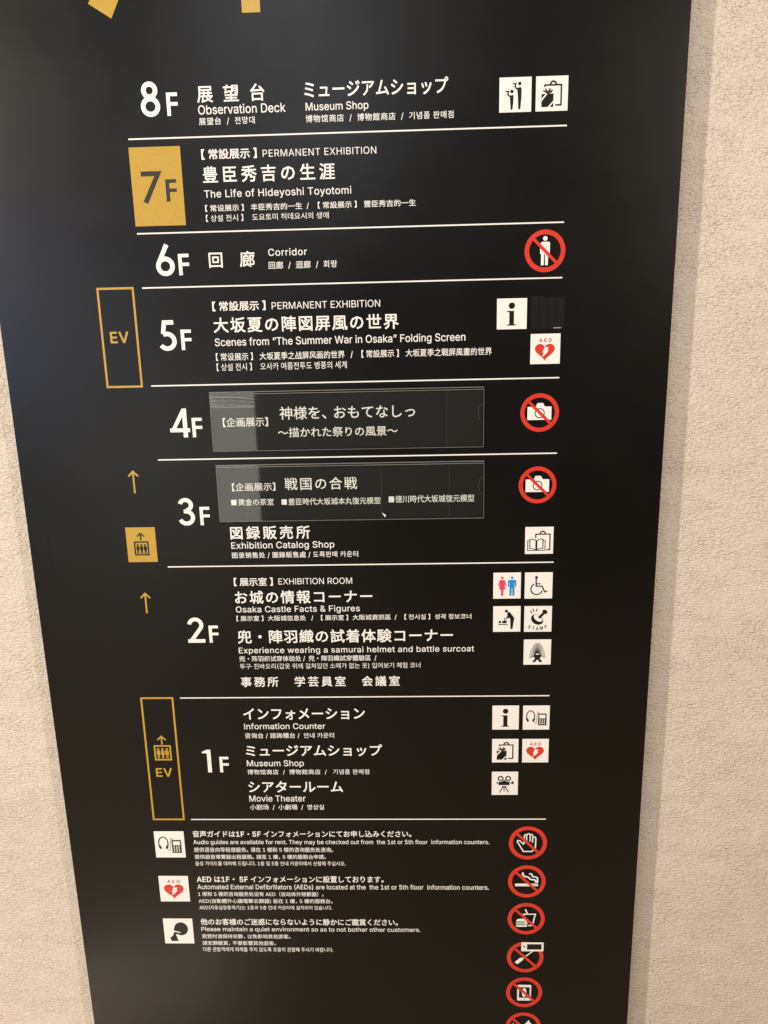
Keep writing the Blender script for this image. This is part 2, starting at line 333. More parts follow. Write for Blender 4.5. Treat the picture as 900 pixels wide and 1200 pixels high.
    ('r', 'h'): (0.411, [[108,0,108,1015,225,1013,228,630,258,680,303,724,348,750,428,770,483,770,488,764,538,760,613,724,665,672,690,628,705,582,715,497,713,0,591,2,591,518,571,578,523,630,498,646,438,660,373,656,328,640,303,626,255,572,235,528,230,467,225,462,225,2]]),
    ('r', 'i'): (0.168, [[110,0,108,758,225,760,227,2], [150,886,125,896,98,918,83,948,83,982,93,1008,120,1035,140,1045,185,1045,215,1035,242,1008,252,982,252,948,237,918,210,896,185,886]]),
    ('r', 'j'): (0.168, [[-17,-285,-19,-178,43,-171,63,-161,91,-133,106,-88,106,757,223,759,225,-118,195,-198,153,-245,108,-270,73,-280], [153,885,118,900,91,927,81,977,96,1012,118,1034,138,1044,175,1047,198,1044,235,1017,250,992,250,942,240,922,218,900,183,885]]),
    ('r', 'k'): (0.382, [[108,0,106,1013,225,1013,228,424,243,424,573,760,718,760,670,708,400,432,740,2,588,0,308,355,225,277,225,2]]),
    ('r', 'l'): (0.166, [[96,0,94,1013,216,1015,218,2]]),
    ('r', 'm'): (0.611, [[108,0,108,760,225,758,228,630,256,682,303,730,358,760,393,770,483,770,548,744,605,688,633,624,666,678,708,720,783,760,823,770,923,770,973,754,1018,730,1055,698,1080,662,1095,632,1110,578,1110,542,1115,538,1115,2,991,2,991,148,991,548,981,582,948,626,893,656,803,660,768,650,738,636,700,597,680,562,670,522,670,2,553,0,551,532,546,538,546,562,526,602,493,636,433,660,368,660,303,636,255,588,230,528,230,487,225,482,225,2]]),
    ('r', 'n'): (0.411, [[108,0,108,760,225,758,228,630,256,678,303,724,348,750,398,764,423,764,428,770,518,764,568,750,613,724,660,678,680,648,705,582,710,522,715,518,715,243,715,2,591,2,591,518,576,568,558,595,523,630,498,646,438,660,403,660,353,650,303,626,265,588,240,542,230,507,230,467,225,462,225,2]]),
    ('r', 'o'): (0.416, [[371,-16,321,-6,246,24,196,59,144,116,99,196,79,261,74,321,69,326,69,426,74,431,79,491,99,556,144,636,196,693,246,728,301,753,371,768,461,768,511,758,586,728,641,688,698,621,728,566,753,486,758,416,763,411,758,291,743,226,713,156,668,91,616,44,556,9,491,-11], [373,96,451,93,476,98,516,113,551,138,599,196,619,241,634,296,639,421,624,496,604,546,551,614,506,644,459,656,376,659,351,654,286,619,243,571,218,526,193,426,198,291,233,196,253,166,306,118]]),
    ('r', 'p'): (0.425, [[108,-285,106,757,223,759,228,639,241,642,266,682,308,724,358,754,423,769,523,764,588,744,638,714,688,664,715,632,745,577,760,537,780,437,775,282,755,202,725,137,690,87,633,35,578,5,503,-15,413,-15,358,0,308,30,271,67,246,107,228,120,225,-283], [400,97,478,94,528,109,553,124,611,187,636,237,656,322,656,437,646,487,616,562,586,602,553,630,513,650,478,655,473,660,383,655,328,630,303,610,275,577,250,532,225,427,230,297,250,227,270,187,328,124,368,104]]),
    ('r', 'q'): (0.425, [[626,-285,621,120,608,112,583,72,541,30,481,-5,436,-15,346,-15,271,5,191,55,144,107,109,167,84,237,74,282,74,317,69,322,69,432,74,437,79,497,119,607,149,652,221,719,276,749,326,764,356,764,361,769,456,764,491,754,541,724,588,677,603,652,621,639,626,759,743,757,743,-283], [368,97,446,94,471,99,506,114,541,139,574,177,594,212,609,252,624,327,619,462,599,532,584,562,559,597,521,630,496,645,446,655,441,660,376,660,336,650,296,630,243,577,228,552,203,487,198,437,193,432,198,292,213,237,238,187,291,129,336,104]]),
    ('r', 'r'): (0.260, [[108,0,106,758,223,760,228,640,241,668,278,714,303,734,373,764,398,770,485,768,485,648,373,650,338,640,293,615,250,568,230,518,230,487,225,482,225,2]]),
    ('r', 's'): (0.366, [[319,-16,314,-11,259,-6,204,14,144,54,107,96,82,146,72,186,184,213,211,156,249,118,314,93,349,93,354,88,419,93,474,113,527,161,537,186,532,241,494,284,469,299,279,344,234,359,169,394,127,436,107,471,97,506,97,591,132,666,194,723,244,748,299,763,389,768,424,768,474,758,544,728,616,656,641,606,646,581,539,554,512,606,464,649,419,664,334,664,284,649,231,606,216,566,221,521,249,483,294,458,529,398,604,353,636,316,656,271,661,176,631,101,589,54,554,29,514,9,444,-11]]),
    ('r', 't'): (0.228, [[300,-8,250,2,200,27,163,64,138,114,133,164,128,169,128,649,13,654,15,756,128,759,128,939,250,941,252,894,255,756,407,754,405,652,252,649,252,159,272,119,290,106,305,101,385,101,400,106,427,4,380,-8]]),
    ('r', 'u'): (0.411, [[328,-10,263,5,213,30,188,50,146,102,116,172,111,227,106,232,108,759,225,757,225,282,230,277,235,217,265,157,288,134,333,109,373,99,428,99,503,124,553,169,576,207,591,257,593,759,715,757,715,2,596,2,593,130,565,82,503,25,428,-5]]),
    ('r', 'v'): (0.390, [[327,0,320,8,315,32,295,72,275,137,255,178,250,202,230,243,210,308,190,348,185,372,165,412,145,477,35,758,169,758,314,348,324,332,364,212,384,128,395,128,405,172,445,308,455,322,470,377,480,392,490,432,500,448,610,758,744,758,699,652,694,628,569,312,524,182,504,142,459,12,452,0]]),
    ('r', 'w'): (0.568, [[278,0,191,272,161,387,141,438,111,552,91,602,76,668,56,717,48,760,175,758,220,588,230,568,235,532,265,442,270,408,280,387,290,332,300,312,338,144,346,148,396,372,431,482,501,752,508,760,633,760,680,578,690,558,695,522,705,502,710,467,720,448,730,392,740,372,790,162,790,142,793,139,801,152,806,192,866,428,963,760,1090,758,860,2,736,2,676,222,641,328,568,615,505,368,470,262,400,2]]),
    ('r', 'x'): (0.380, [[44,0,307,382,307,397,57,758,199,760,321,572,384,464,437,568,564,760,699,760,701,752,691,742,446,382,711,2,574,0,452,182,379,310,306,182,184,0]]),
    ('r', 'y'): (0.390, [[142,-290,95,-278,120,-178,127,-171,162,-181,207,-181,242,-166,275,-133,295,-93,325,2,35,757,169,757,314,347,324,332,364,212,384,127,392,129,445,307,455,322,470,377,480,392,490,432,500,447,610,757,744,757,699,652,679,587,634,482,629,457,479,77,409,-118,379,-178,359,-208,317,-250,262,-280,217,-290]]),
    ('r', 'z'): (0.381, [[86,0,84,92,509,638,506,646,96,646,94,758,661,760,663,752,663,658,293,178,253,118,676,114,678,2]]),
    ('r', '0'): (0.454, [[413,-13,343,2,273,37,206,99,166,159,121,274,106,344,101,429,96,434,96,584,101,589,101,634,106,639,111,699,136,789,176,874,221,934,268,976,333,1011,418,1031,490,1029,543,1021,623,986,690,929,730,874,770,789,795,699,800,639,805,634,805,584,810,579,810,434,805,429,805,384,800,379,795,319,780,259,750,179,700,99,633,37,563,2,493,-13], [410,104,493,101,528,111,563,131,611,179,651,254,666,299,681,374,681,409,686,414,686,604,681,609,671,699,651,764,611,839,563,887,528,907,493,917,448,922,378,907,343,887,300,844,255,764,235,699,225,609,220,604,220,414,225,409,235,319,255,254,285,194,343,131,378,111]]),
    ('r', '1'): (0.454, [[155,0,155,109,423,112,423,892,415,896,400,886,215,745,180,720,173,722,173,852,370,1000,390,1015,552,1013,552,112,780,109,782,2]]),
    ('r', '2'): (0.454, [[130,0,128,98,443,428,573,572,628,662,643,732,638,788,628,818,598,862,535,906,475,920,390,916,350,900,320,880,292,852,262,798,250,725,135,725,133,778,143,822,193,918,235,960,270,984,320,1010,400,1030,500,1030,520,1025,580,1010,620,989,675,950,712,908,747,842,757,808,757,782,762,778,757,682,742,632,717,582,662,502,562,387,347,168,307,118,775,114,777,2]]),
    ('r', '3'): (0.454, [[390,-13,280,12,220,42,185,67,123,139,93,214,88,259,215,261,237,194,300,131,330,116,385,101,485,101,565,126,623,174,648,219,658,254,658,324,648,364,623,409,585,447,555,467,475,492,313,499,313,599,563,879,578,904,325,907,140,907,140,1016,747,1014,747,924,447,584,545,576,585,566,665,526,722,474,767,399,782,349,787,269,767,179,747,139,717,99,650,42,590,12,520,-8]]),
    ('r', '4'): (0.454, [[567,0,562,210,80,212,80,318,90,338,490,1013,619,1013,462,745,224,348,219,328,562,324,565,632,682,634,684,328,824,322,822,210,684,208,684,2]]),
    ('r', '5'): (0.454, [[397,-13,312,7,277,22,217,62,180,99,140,164,125,209,120,259,242,261,254,214,269,184,332,126,402,101,487,101,532,116,567,136,625,199,640,229,655,284,655,364,640,419,605,479,557,522,502,547,482,552,382,552,317,532,287,517,257,492,152,502,135,509,190,1014,292,1016,734,1014,732,907,299,904,269,604,272,601,302,626,342,646,417,666,507,666,582,646,652,606,714,544,754,474,779,389,774,239,749,169,714,114,652,52,582,12,487,-13]]),
    ('r', '6'): (0.454, [[410,-13,330,7,270,37,183,124,158,169,133,249,133,274,128,279,133,394,163,489,203,569,498,1009,505,1016,642,1014,575,917,357,599,430,626,525,626,600,606,675,561,707,529,742,479,767,414,777,364,772,239,737,144,697,89,650,47,565,2,495,-13], [422,99,480,96,505,101,570,131,623,189,653,264,653,299,658,304,653,364,638,414,618,449,555,507,505,527,485,527,480,532,425,532,370,517,335,497,277,434,252,364,252,269,262,229,282,189,330,136,360,116]]),
    ('r', '7'): (0.454, [[197,0,610,828,645,888,642,906,127,906,127,1015,257,1015,777,1015,779,892,334,8,327,0]]),
    ('r', '8'): (0.454, [[401,-13,396,-8,341,-3,281,17,211,57,154,114,114,189,104,234,104,304,119,369,144,419,211,491,256,516,304,529,301,537,276,542,231,567,189,609,169,639,144,709,139,779,144,784,149,834,164,874,189,914,241,966,311,1006,376,1026,406,1026,411,1031,496,1031,501,1026,526,1026,581,1011,656,971,713,914,748,854,763,794,763,729,748,669,718,614,666,562,616,537,598,534,606,526,636,521,686,496,753,429,793,344,803,264,798,259,793,199,768,139,743,104,686,52,611,12,561,-3,506,-8,501,-13], [433,99,471,96,476,101,536,106,601,136,649,184,664,214,674,254,669,329,634,394,586,437,546,457,471,472,391,467,346,452,291,417,258,379,238,339,228,289,233,234,243,204,258,179,296,141,371,106], [403,584,496,581,561,606,604,644,624,674,634,704,639,779,624,829,581,882,536,907,496,917,431,922,381,912,346,897,293,849,268,794,263,739,273,689,288,659,341,606,371,591]]),
    ('r', '9'): (0.454, [[265,0,268,12,548,412,545,420,510,400,470,390,390,390,310,410,245,446,188,502,143,588,128,658,128,747,153,842,188,902,235,954,285,989,340,1015,405,1030,530,1025,580,1010,620,989,675,950,727,888,757,828,777,742,777,652,752,552,702,448,407,8,400,0], [437,487,500,490,570,520,628,582,648,632,653,688,658,692,648,772,618,838,555,896,510,916,475,920,395,916,335,886,282,828,252,747,252,658,282,578,345,514,405,490]]),
    ('r', '.'): (0.189, [[172,-8,132,12,110,39,100,64,100,104,115,134,142,161,162,171,212,171,232,166,264,139,279,114,284,74,269,34,237,2,212,-8]]),
    ('r', ','): (0.189, [[78,-238,81,-191,86,-186,136,139,273,141,170,-236]]),
    ('r', '&'): (0.449, [[346,-13,271,2,231,17,161,62,104,129,84,169,69,229,74,329,99,389,124,424,181,481,269,549,189,659,159,729,154,749,154,844,169,894,189,929,221,966,246,986,296,1011,356,1026,446,1026,506,1011,561,981,608,934,638,879,648,834,648,784,638,739,608,684,588,654,541,607,438,529,656,266,679,314,694,369,699,444,813,444,813,369,808,364,803,314,778,244,733,174,873,4,726,2,669,74,656,82,596,37,511,2,436,-13], [363,94,406,91,491,111,561,151,584,174,376,422,346,462,301,432,218,349,193,284,198,214,228,159,271,121,301,106], [363,624,376,626,461,691,494,724,514,754,524,784,524,834,514,864,486,897,451,917,434,919,376,922,326,902,283,854,273,819,273,774,283,739,313,684]]),
    ('r', '/'): (0.250, [[31,-152,34,-125,59,-50,69,5,94,80,104,135,129,210,139,265,164,340,174,395,184,415,194,470,219,545,229,600,254,675,264,730,289,805,354,1060,361,1067,466,1067,463,1035,453,1015,443,960,418,885,408,830,398,810,388,755,363,680,353,625,328,550,318,495,293,420,283,365,258,290,248,235,238,215,143,-150]]),
    ('r', '('): (0.274, [[356,-191,339,-169,279,-49,214,136,184,291,179,486,184,491,194,616,214,716,239,811,294,966,344,1066,356,1078,456,1078,468,1076,468,1066,438,1011,398,911,368,821,328,666,318,586,313,581,313,546,308,541,308,496,303,491,303,341,308,336,308,291,313,286,318,231,348,111,398,-29,468,-179,468,-189]]),
    ('r', ')'): (0.274, [[77,-191,165,11,205,131,240,306,245,471,240,476,240,531,235,536,225,631,185,801,130,961,75,1076,194,1076,219,1036,269,926,304,826,334,711,354,606,359,536,364,531,364,466,369,461,364,306,359,301,359,266,354,261,344,181,294,16,254,-79,199,-184,192,-191]]),
    ('r', '“'): (0.301, [[106,637,209,1014,301,1016,243,639], [351,637,454,1014,546,1016,543,969,538,964,488,639]]),
    ('r', '”'): (0.301, [[106,637,109,684,114,689,164,1014,301,1016,198,639], [351,637,409,1014,546,1016,443,639]]),
    ('r', ' '): (0.188, []),
    ('b', 'A'): (0.500, [[25,-33,4,-18,0,12,356,997,380,1040,405,1049,550,1049,565,1046,583,1032,750,584,956,22,956,-8,945,-25,920,-35,790,-35,765,-25,746,12,660,250,300,250,292,242,198,-23,170,-35], [359,432,599,432,509,688,475,781]]),
    ('b', 'B'): (0.476, [[113,-33,93,-19,86,2,86,1012,93,1034,108,1046,123,1049,558,1049,628,1033,693,1004,765,942,794,898,813,859,829,798,829,698,818,651,799,612,765,567,725,532,763,510,818,454,851,392,863,352,870,318,869,227,853,161,823,101,773,45,738,21,679,-8,598,-29,553,-35], [285,152,533,150,583,159,625,178,658,211,676,258,669,318,658,344,630,378,593,405,528,426,288,426], [285,607,488,604,548,619,590,643,619,678,636,722,631,782,600,832,548,860,488,870,288,870]]),
    ('b', 'C'): (0.530, [[478,-47,418,-37,348,-15,251,39,176,109,132,169,104,219,67,319,46,449,51,619,67,699,87,759,127,839,158,885,246,974,348,1033,418,1054,493,1066,623,1061,708,1038,808,985,885,914,924,859,958,791,980,714,979,689,970,674,943,662,803,665,784,684,752,764,703,822,663,847,588,872,508,877,413,850,348,807,303,751,270,684,250,614,240,529,245,434,260,364,285,299,315,249,348,211,408,170,458,151,508,141,563,141,608,151,685,184,736,229,761,269,787,339,803,353,948,356,968,346,979,329,980,304,969,259,937,179,890,109,830,49,763,5,673,-32,588,-48]]),
    ('b', 'D'): (0.523, [[113,-33,93,-19,86,2,86,1012,93,1034,108,1046,123,1049,528,1049,568,1044,678,1011,723,989,808,925,853,874,884,827,921,748,944,668,960,532,954,418,938,328,911,248,853,146,803,90,723,31,653,-1,598,-18,493,-35], [285,152,478,150,568,169,608,186,658,220,685,248,718,296,751,388,766,518,756,607,736,682,709,738,678,780,655,802,603,835,528,860,453,870,285,867]]),
    ('b', 'E'): (0.439, [[113,-33,93,-19,86,2,86,1012,93,1034,108,1046,123,1049,748,1049,768,1040,779,1017,778,898,764,878,743,870,288,870,285,612,288,604,708,604,723,601,738,589,745,567,744,452,738,436,723,424,288,420,285,152,758,148,775,137,784,118,783,-8,769,-28,748,-35]]),
    ('b', 'F'): (0.430, [[113,-33,93,-19,86,2,89,1027,103,1044,123,1049,748,1048,765,1037,774,1017,774,903,763,880,738,870,543,870,285,867,285,592,703,586,718,574,724,557,721,428,708,411,688,406,288,406,281,-13,269,-28,253,-34]]),
    ('b', 'G'): (0.541, [[478,-47,418,-37,348,-15,308,3,228,57,171,114,122,184,78,282,56,369,46,444,51,619,79,739,119,829,152,879,171,904,256,984,361,1039,413,1054,488,1066,578,1066,648,1054,728,1028,783,1000,848,951,880,919,934,844,952,809,985,699,975,674,953,662,808,663,787,679,761,739,721,799,653,850,558,877,508,877,428,857,353,812,302,749,260,654,240,529,245,434,270,334,320,244,343,216,386,184,433,161,508,141,593,146,651,164,713,201,748,242,768,276,791,349,788,362,568,362,553,365,538,377,531,399,531,514,538,530,553,543,958,546,980,534,990,509,990,349,979,279,952,199,895,109,815,34,728,-15,628,-43,583,-48]]),
    ('b', 'H'): (0.537, [[113,-33,93,-19,86,2,86,1012,93,1034,118,1049,248,1049,268,1044,281,1027,288,614,748,614,754,1027,768,1044,788,1049,918,1049,940,1037,950,1012,950,2,943,-19,918,-34,788,-35,768,-29,754,-13,748,430,288,430,281,-13,269,-28,253,-34]]),
    ('b', 'I'): (0.192, [[102,-33,82,-19,75,2,76,1017,85,1037,108,1049,242,1048,262,1034,269,1012,269,-3,260,-23,238,-34]]),
    ('b', 'L'): (0.413, [[113,-33,93,-19,86,2,87,1022,101,1042,123,1049,253,1049,269,1042,281,1027,285,607,285,152,728,148,745,137,754,118,753,-8,739,-28,718,-35]]),
    ('b', 'M'): (0.649, [[113,-33,93,-19,86,2,86,1012,92,1032,108,1046,303,1049,323,1044,334,1032,561,457,628,274,636,282,684,422,922,1032,933,1044,953,1049,1148,1046,1164,1032,1170,1012,1170,508,1170,2,1158,-25,1133,-35,1008,-34,988,-25,977,-8,973,641,714,-18,688,-34,568,-34,548,-25,534,-3,283,635,278,-8,268,-25,248,-34]]),
    ('b', 'N'): (0.544, [[113,-33,93,-19,86,2,86,1012,93,1034,118,1049,273,1049,288,1046,305,1032,763,310,762,1022,773,1040,793,1049,938,1046,954,1032,960,1012,960,2,953,-19,938,-31,923,-35,773,-35,745,-23,382,548,283,714,283,-8,273,-25,253,-34]]),
    ('b', 'O'): (0.554, [[478,-47,398,-32,348,-15,283,18,218,67,142,154,104,219,62,339,46,444,46,574,62,679,89,764,127,839,157,884,213,946,293,1005,348,1033,398,1049,488,1066,588,1064,668,1049,718,1033,783,1000,838,961,914,879,967,789,994,719,1009,659,1020,574,1020,439,1009,359,972,239,913,137,838,57,758,3,688,-27,583,-48], [500,144,563,141,608,151,668,175,713,206,743,237,791,319,816,399,826,469,826,549,816,619,799,679,773,736,736,789,690,829,623,862,566,874,508,877,443,862,388,835,348,807,298,741,273,692,245,584,240,484,250,404,270,334,302,269,348,211,401,174,458,151]]),
    ('b', 'P'): (0.465, [[113,-33,93,-19,86,2,86,1012,92,1032,103,1044,123,1049,548,1049,653,1021,739,968,773,934,816,867,843,792,849,758,849,633,828,551,799,492,770,452,714,402,643,364,608,352,503,335,288,335,281,-13,269,-28,253,-34], [285,522,493,520,558,534,608,565,629,592,644,628,656,688,641,772,610,822,573,849,518,865,483,870,288,870]]),
    ('b', 'R'): (0.469, [[113,-33,93,-19,86,2,86,1012,89,1027,101,1042,123,1049,553,1049,658,1021,719,988,780,932,799,908,831,842,849,778,855,728,849,633,833,571,808,519,780,478,743,440,679,398,886,17,888,-8,874,-28,853,-35,708,-35,688,-29,672,-13,473,359,288,360,281,-13,269,-28,253,-34], [285,548,498,544,578,564,618,591,639,622,651,658,656,728,639,788,613,825,573,851,488,870,288,870]]),
    ('b', 'S'): (0.467, [[384,-51,299,-36,239,-14,177,20,117,75,85,120,53,195,42,250,49,291,74,306,224,304,243,285,251,240,263,215,292,180,336,155,374,142,464,132,554,151,591,170,627,200,645,230,657,270,647,320,619,353,582,375,289,466,229,494,167,535,119,583,85,645,72,690,67,755,78,830,95,875,147,950,192,990,259,1029,319,1050,414,1066,474,1067,564,1056,621,1040,689,1006,729,977,771,935,808,880,836,790,830,740,804,723,667,725,643,745,625,800,586,845,539,868,504,878,429,883,349,863,296,830,266,770,266,735,274,712,304,677,351,650,429,622,604,574,694,534,749,497,799,446,838,375,851,320,851,235,834,168,805,110,769,68,709,14,616,-30,544,-47,504,-52]]),
    ('b', 'T'): (0.469, [[376,-33,356,-19,349,2,349,867,51,874,36,886,29,903,29,1017,41,1040,66,1049,521,1049,846,1046,861,1034,868,1017,868,903,858,883,836,871,548,867,548,-3,536,-25,516,-34]]),
    ('b', 'U'): (0.538, [[458,-50,393,-40,341,-24,246,26,163,105,127,161,107,206,86,306,86,1016,92,1036,118,1053,248,1053,269,1046,283,1026,285,326,314,241,353,193,423,153,488,138,573,143,620,156,683,193,724,246,746,306,751,336,751,1016,757,1036,783,1053,913,1053,934,1046,948,1026,950,311,938,241,921,191,883,120,813,44,773,15,698,-23,638,-41,568,-51]]),
    ('b', 'V'): (0.500, [[400,-33,371,-8,5,986,0,1022,14,1042,35,1049,175,1049,201,1032,477,248,480,239,485,244,501,292,759,1032,785,1049,925,1049,951,1032,956,992,586,-18,560,-34]]),
    ('b', 'W'): (0.707, [[300,-33,280,-19,270,7,10,962,-1,1017,15,1044,35,1049,170,1049,187,1042,199,1027,385,304,393,318,576,1022,594,1042,610,1049,760,1049,780,1044,796,1022,984,302,999,352,1165,1002,1174,1027,1190,1044,1210,1049,1345,1048,1366,1032,1372,1002,1116,62,1088,-23,1060,-35,910,-35,890,-29,879,-18,685,691,494,-13,482,-28,465,-34]]),
    ('b', 'X'): (0.495, [[29,-33,5,-13,2,7,8,22,356,522,33,992,27,1017,36,1037,64,1049,209,1049,230,1042,345,883,474,684,722,1042,744,1049,894,1049,914,1040,924,1024,920,992,596,522,940,22,945,-3,936,-23,909,-35,764,-35,739,-25,474,361,209,-25,184,-35]]),
    ('b', 'Y'): (0.492, [[400,-33,380,-19,373,2,373,402,14,978,5,997,4,1017,13,1037,35,1049,185,1049,207,1042,416,708,470,611,475,610,500,656,739,1042,760,1049,910,1049,935,1034,942,1007,916,958,573,408,569,-13,557,-28,540,-34]]),
    ('b', 'a'): (0.410, [[268,-50,218,-40,158,-16,103,23,67,65,38,124,27,175,27,255,44,320,63,352,91,380,117,405,148,424,243,457,503,497,516,510,511,550,498,582,475,605,448,618,383,628,348,623,293,602,250,565,220,520,203,514,183,515,78,547,53,564,48,595,76,650,96,680,143,728,223,774,273,791,333,802,438,802,520,785,600,745,635,715,659,685,687,635,699,600,705,565,705,0,699,-20,673,-36,548,-36,523,-21,513,8,463,-23,403,-45,363,-52], [300,130,378,127,398,132,448,154,476,175,511,240,516,320,498,323,448,313,313,293,263,277,230,250,220,225,220,195,232,165,263,142]]),
    ('b', 'b'): (0.445, [[408,-50,361,-39,308,-13,263,24,254,-19,228,-36,103,-36,83,-26,71,-4,72,1026,83,1043,103,1053,228,1053,250,1041,260,1016,260,821,263,728,291,756,343,785,418,803,498,803,538,797,593,780,653,747,715,691,754,636,788,561,809,476,815,436,809,276,776,161,733,85,688,34,603,-23,558,-40,503,-51], [414,131,458,128,483,133,543,163,568,189,593,233,621,336,616,451,587,536,558,578,535,596,503,614,468,622,393,619,353,602,325,581,284,516,260,411,260,346,270,286,301,206,315,186,356,151]]),
    ('b', 'c'): (0.416, [[361,-50,261,-23,174,31,116,95,67,181,45,251,34,326,39,471,67,571,95,626,134,681,171,718,226,757,289,786,336,798,466,803,571,775,632,741,696,683,745,601,758,556,755,541,742,526,721,515,621,490,596,490,575,506,562,541,531,584,496,607,441,624,391,624,326,602,293,576,255,516,228,411,233,306,265,216,288,181,324,151,391,128,436,128,491,143,539,176,581,253,606,268,631,267,736,240,751,228,757,211,750,161,712,91,661,34,606,-5,568,-24,496,-46,456,-51]]),
    ('b', 'd'): (0.445, [[341,-50,271,-33,189,11,121,80,77,151,50,226,34,321,34,436,55,546,90,626,144,701,221,762,274,786,346,803,441,803,496,790,541,767,586,733,589,926,589,1021,596,1038,611,1050,746,1053,766,1043,777,1021,776,-9,766,-26,746,-36,621,-36,595,-19,586,24,531,-20,486,-40,436,-51], [383,131,426,128,466,138,503,156,534,186,569,251,589,346,589,416,579,471,547,551,529,576,498,601,436,622,386,624,366,619,331,607,294,581,252,516,228,416,233,306,252,241,270,206,288,181,324,151]]),
    ('b', 'e'): (0.424, [[371,-50,311,-40,251,-18,171,34,129,76,100,116,57,206,34,316,34,431,45,501,65,566,111,653,179,726,271,780,361,803,451,803,491,797,551,780,606,752,641,728,693,676,745,586,771,488,778,431,777,336,768,316,751,305,233,301,250,236,286,179,333,146,396,128,456,128,511,145,547,171,584,231,606,243,636,243,721,222,746,212,760,196,761,161,727,91,671,29,621,-5,568,-29,506,-46,471,-51], [235,481,571,478,574,491,557,536,529,576,491,607,441,624,381,624,346,614,304,591,273,561,247,516]]),
    ('b', 'f'): (0.274, [[155,-33,135,-19,128,2,128,617,10,621,-12,633,-22,658,-20,768,-10,785,10,794,128,798,129,913,147,968,173,1007,205,1040,240,1064,305,1088,345,1094,420,1094,500,1074,516,1052,517,1022,485,921,460,906,390,912,345,904,329,888,317,847,320,794,460,794,483,782,492,762,492,658,485,636,465,622,317,617,316,-8,305,-25,285,-34]]),
    ('b', 'g'): (0.445, [[351,-334,291,-324,241,-307,201,-290,154,-259,85,-184,69,-149,75,-119,126,-83,201,-47,226,-56,271,-111,331,-147,406,-162,496,-147,551,-116,575,-79,589,-24,588,41,551,15,486,-14,431,-25,356,-26,256,-2,201,25,151,64,87,146,65,191,39,286,34,441,61,563,106,653,181,734,211,755,296,792,356,803,431,803,471,797,551,762,591,729,600,776,626,793,746,793,766,784,776,766,778,-74,755,-159,731,-200,686,-251,646,-280,591,-307,536,-324,466,-335], [378,156,436,153,456,158,496,172,526,194,551,224,569,261,589,341,589,431,579,481,555,541,513,591,471,615,439,621,386,624,351,615,311,594,278,561,257,526,243,491,228,421,233,316,265,231,278,211,319,176]]),
    ('b', 'h'): (0.430, [[98,-33,78,-19,71,2,71,1012,74,1027,86,1042,108,1049,223,1049,243,1044,254,1032,260,1012,263,735,298,764,333,781,428,804,488,804,548,793,583,781,638,750,693,694,721,643,744,562,750,488,750,2,746,-13,734,-28,713,-35,588,-34,571,-28,559,-13,556,502,539,557,508,595,483,611,418,626,368,615,318,590,288,554,270,512,260,447,256,-13,244,-28,228,-34]]),
    ('b', 'i'): (0.187, [[100,-33,80,-19,73,2,73,762,83,782,105,794,235,793,255,779,262,758,262,-3,252,-23,230,-34], [140,852,105,866,69,898,48,942,50,992,65,1029,100,1064,135,1079,195,1080,235,1064,271,1027,287,988,286,938,265,896,230,866,190,851]]),
    ('b', 'j'): (0.187, [[-27,-319,-45,-308,-54,-288,-51,-163,-32,-144,28,-136,48,-126,59,-113,71,-73,72,767,83,784,103,794,233,793,253,779,260,757,258,-128,224,-218,173,-274,123,-302,83,-314,48,-320], [143,851,98,871,63,906,47,947,46,982,67,1032,96,1062,128,1078,184,1082,228,1068,264,1037,284,997,284,937,268,901,238,871,188,850]]),
    ('b', 'k'): (0.401, [[98,-33,78,-19,71,2,71,1012,80,1037,103,1049,228,1049,248,1040,258,1022,263,495,558,791,728,793,743,785,753,768,753,748,743,730,450,432,769,27,774,-3,765,-23,738,-35,588,-35,568,-29,303,300,260,262,260,2,254,-18,228,-34]]),
    ('b', 'l'): (0.185, [[86,-33,66,-19,59,2,60,1017,69,1037,92,1049,226,1048,246,1034,253,1012,253,-3,244,-23,222,-34]]),
    ('b', 'm'): (0.630, [[98,-33,78,-19,71,2,71,758,80,782,103,794,233,793,254,778,263,740,298,769,363,798,393,804,488,804,533,791,568,774,610,738,638,700,683,745,718,769,771,792,818,804,923,804,953,798,1018,771,1063,740,1099,698,1126,648,1138,612,1149,542,1149,-3,1138,-25,1118,-34,983,-33,968,-25,957,-8,956,62,956,532,944,572,930,592,878,620,818,626,763,606,735,582,714,548,705,508,701,-13,689,-28,673,-34,553,-35,528,-25,516,2,516,518,511,548,493,584,475,602,438,620,383,626,318,600,288,569,265,512,260,467,256,-13,244,-28,228,-34]]),
    ('b', 'n'): (0.430, [[98,-33,78,-19,71,2,71,758,77,778,93,791,233,793,256,772,263,735,298,764,333,781,428,804,488,804,548,793,583,781,638,750,685,702,709,668,738,592,750,518,750,232,750,2,743,-19,728,-31,713,-35,593,-35,568,-25,556,2,556,502,546,538,525,577,483,611,423,626,363,614,321,592,300,572,276,532,265,492,260,447,256,-13,244,-28,228,-34]]),
    ('b', 'o'): (0.436, [[361,-50,311,-40,226,-5,171,34,134,71,95,126,66,184,39,281,34,326,39,471,66,568,92,621,134,681,174,721,226,757,291,787,366,803,471,802,521,792,606,757,666,713,727,641,760,581,787,491,798,411,792,286,771,201,742,136,693,66,637,16,571,-23,501,-45,456,-51], [383,131,436,128,461,133,496,145,536,173,567,216,584,256,604,346,599,441,569,531,533,581,496,607,449,621,391,624,366,619,326,602,301,584,252,511,228,411,233,306,265,216,288,181,324,151]]),
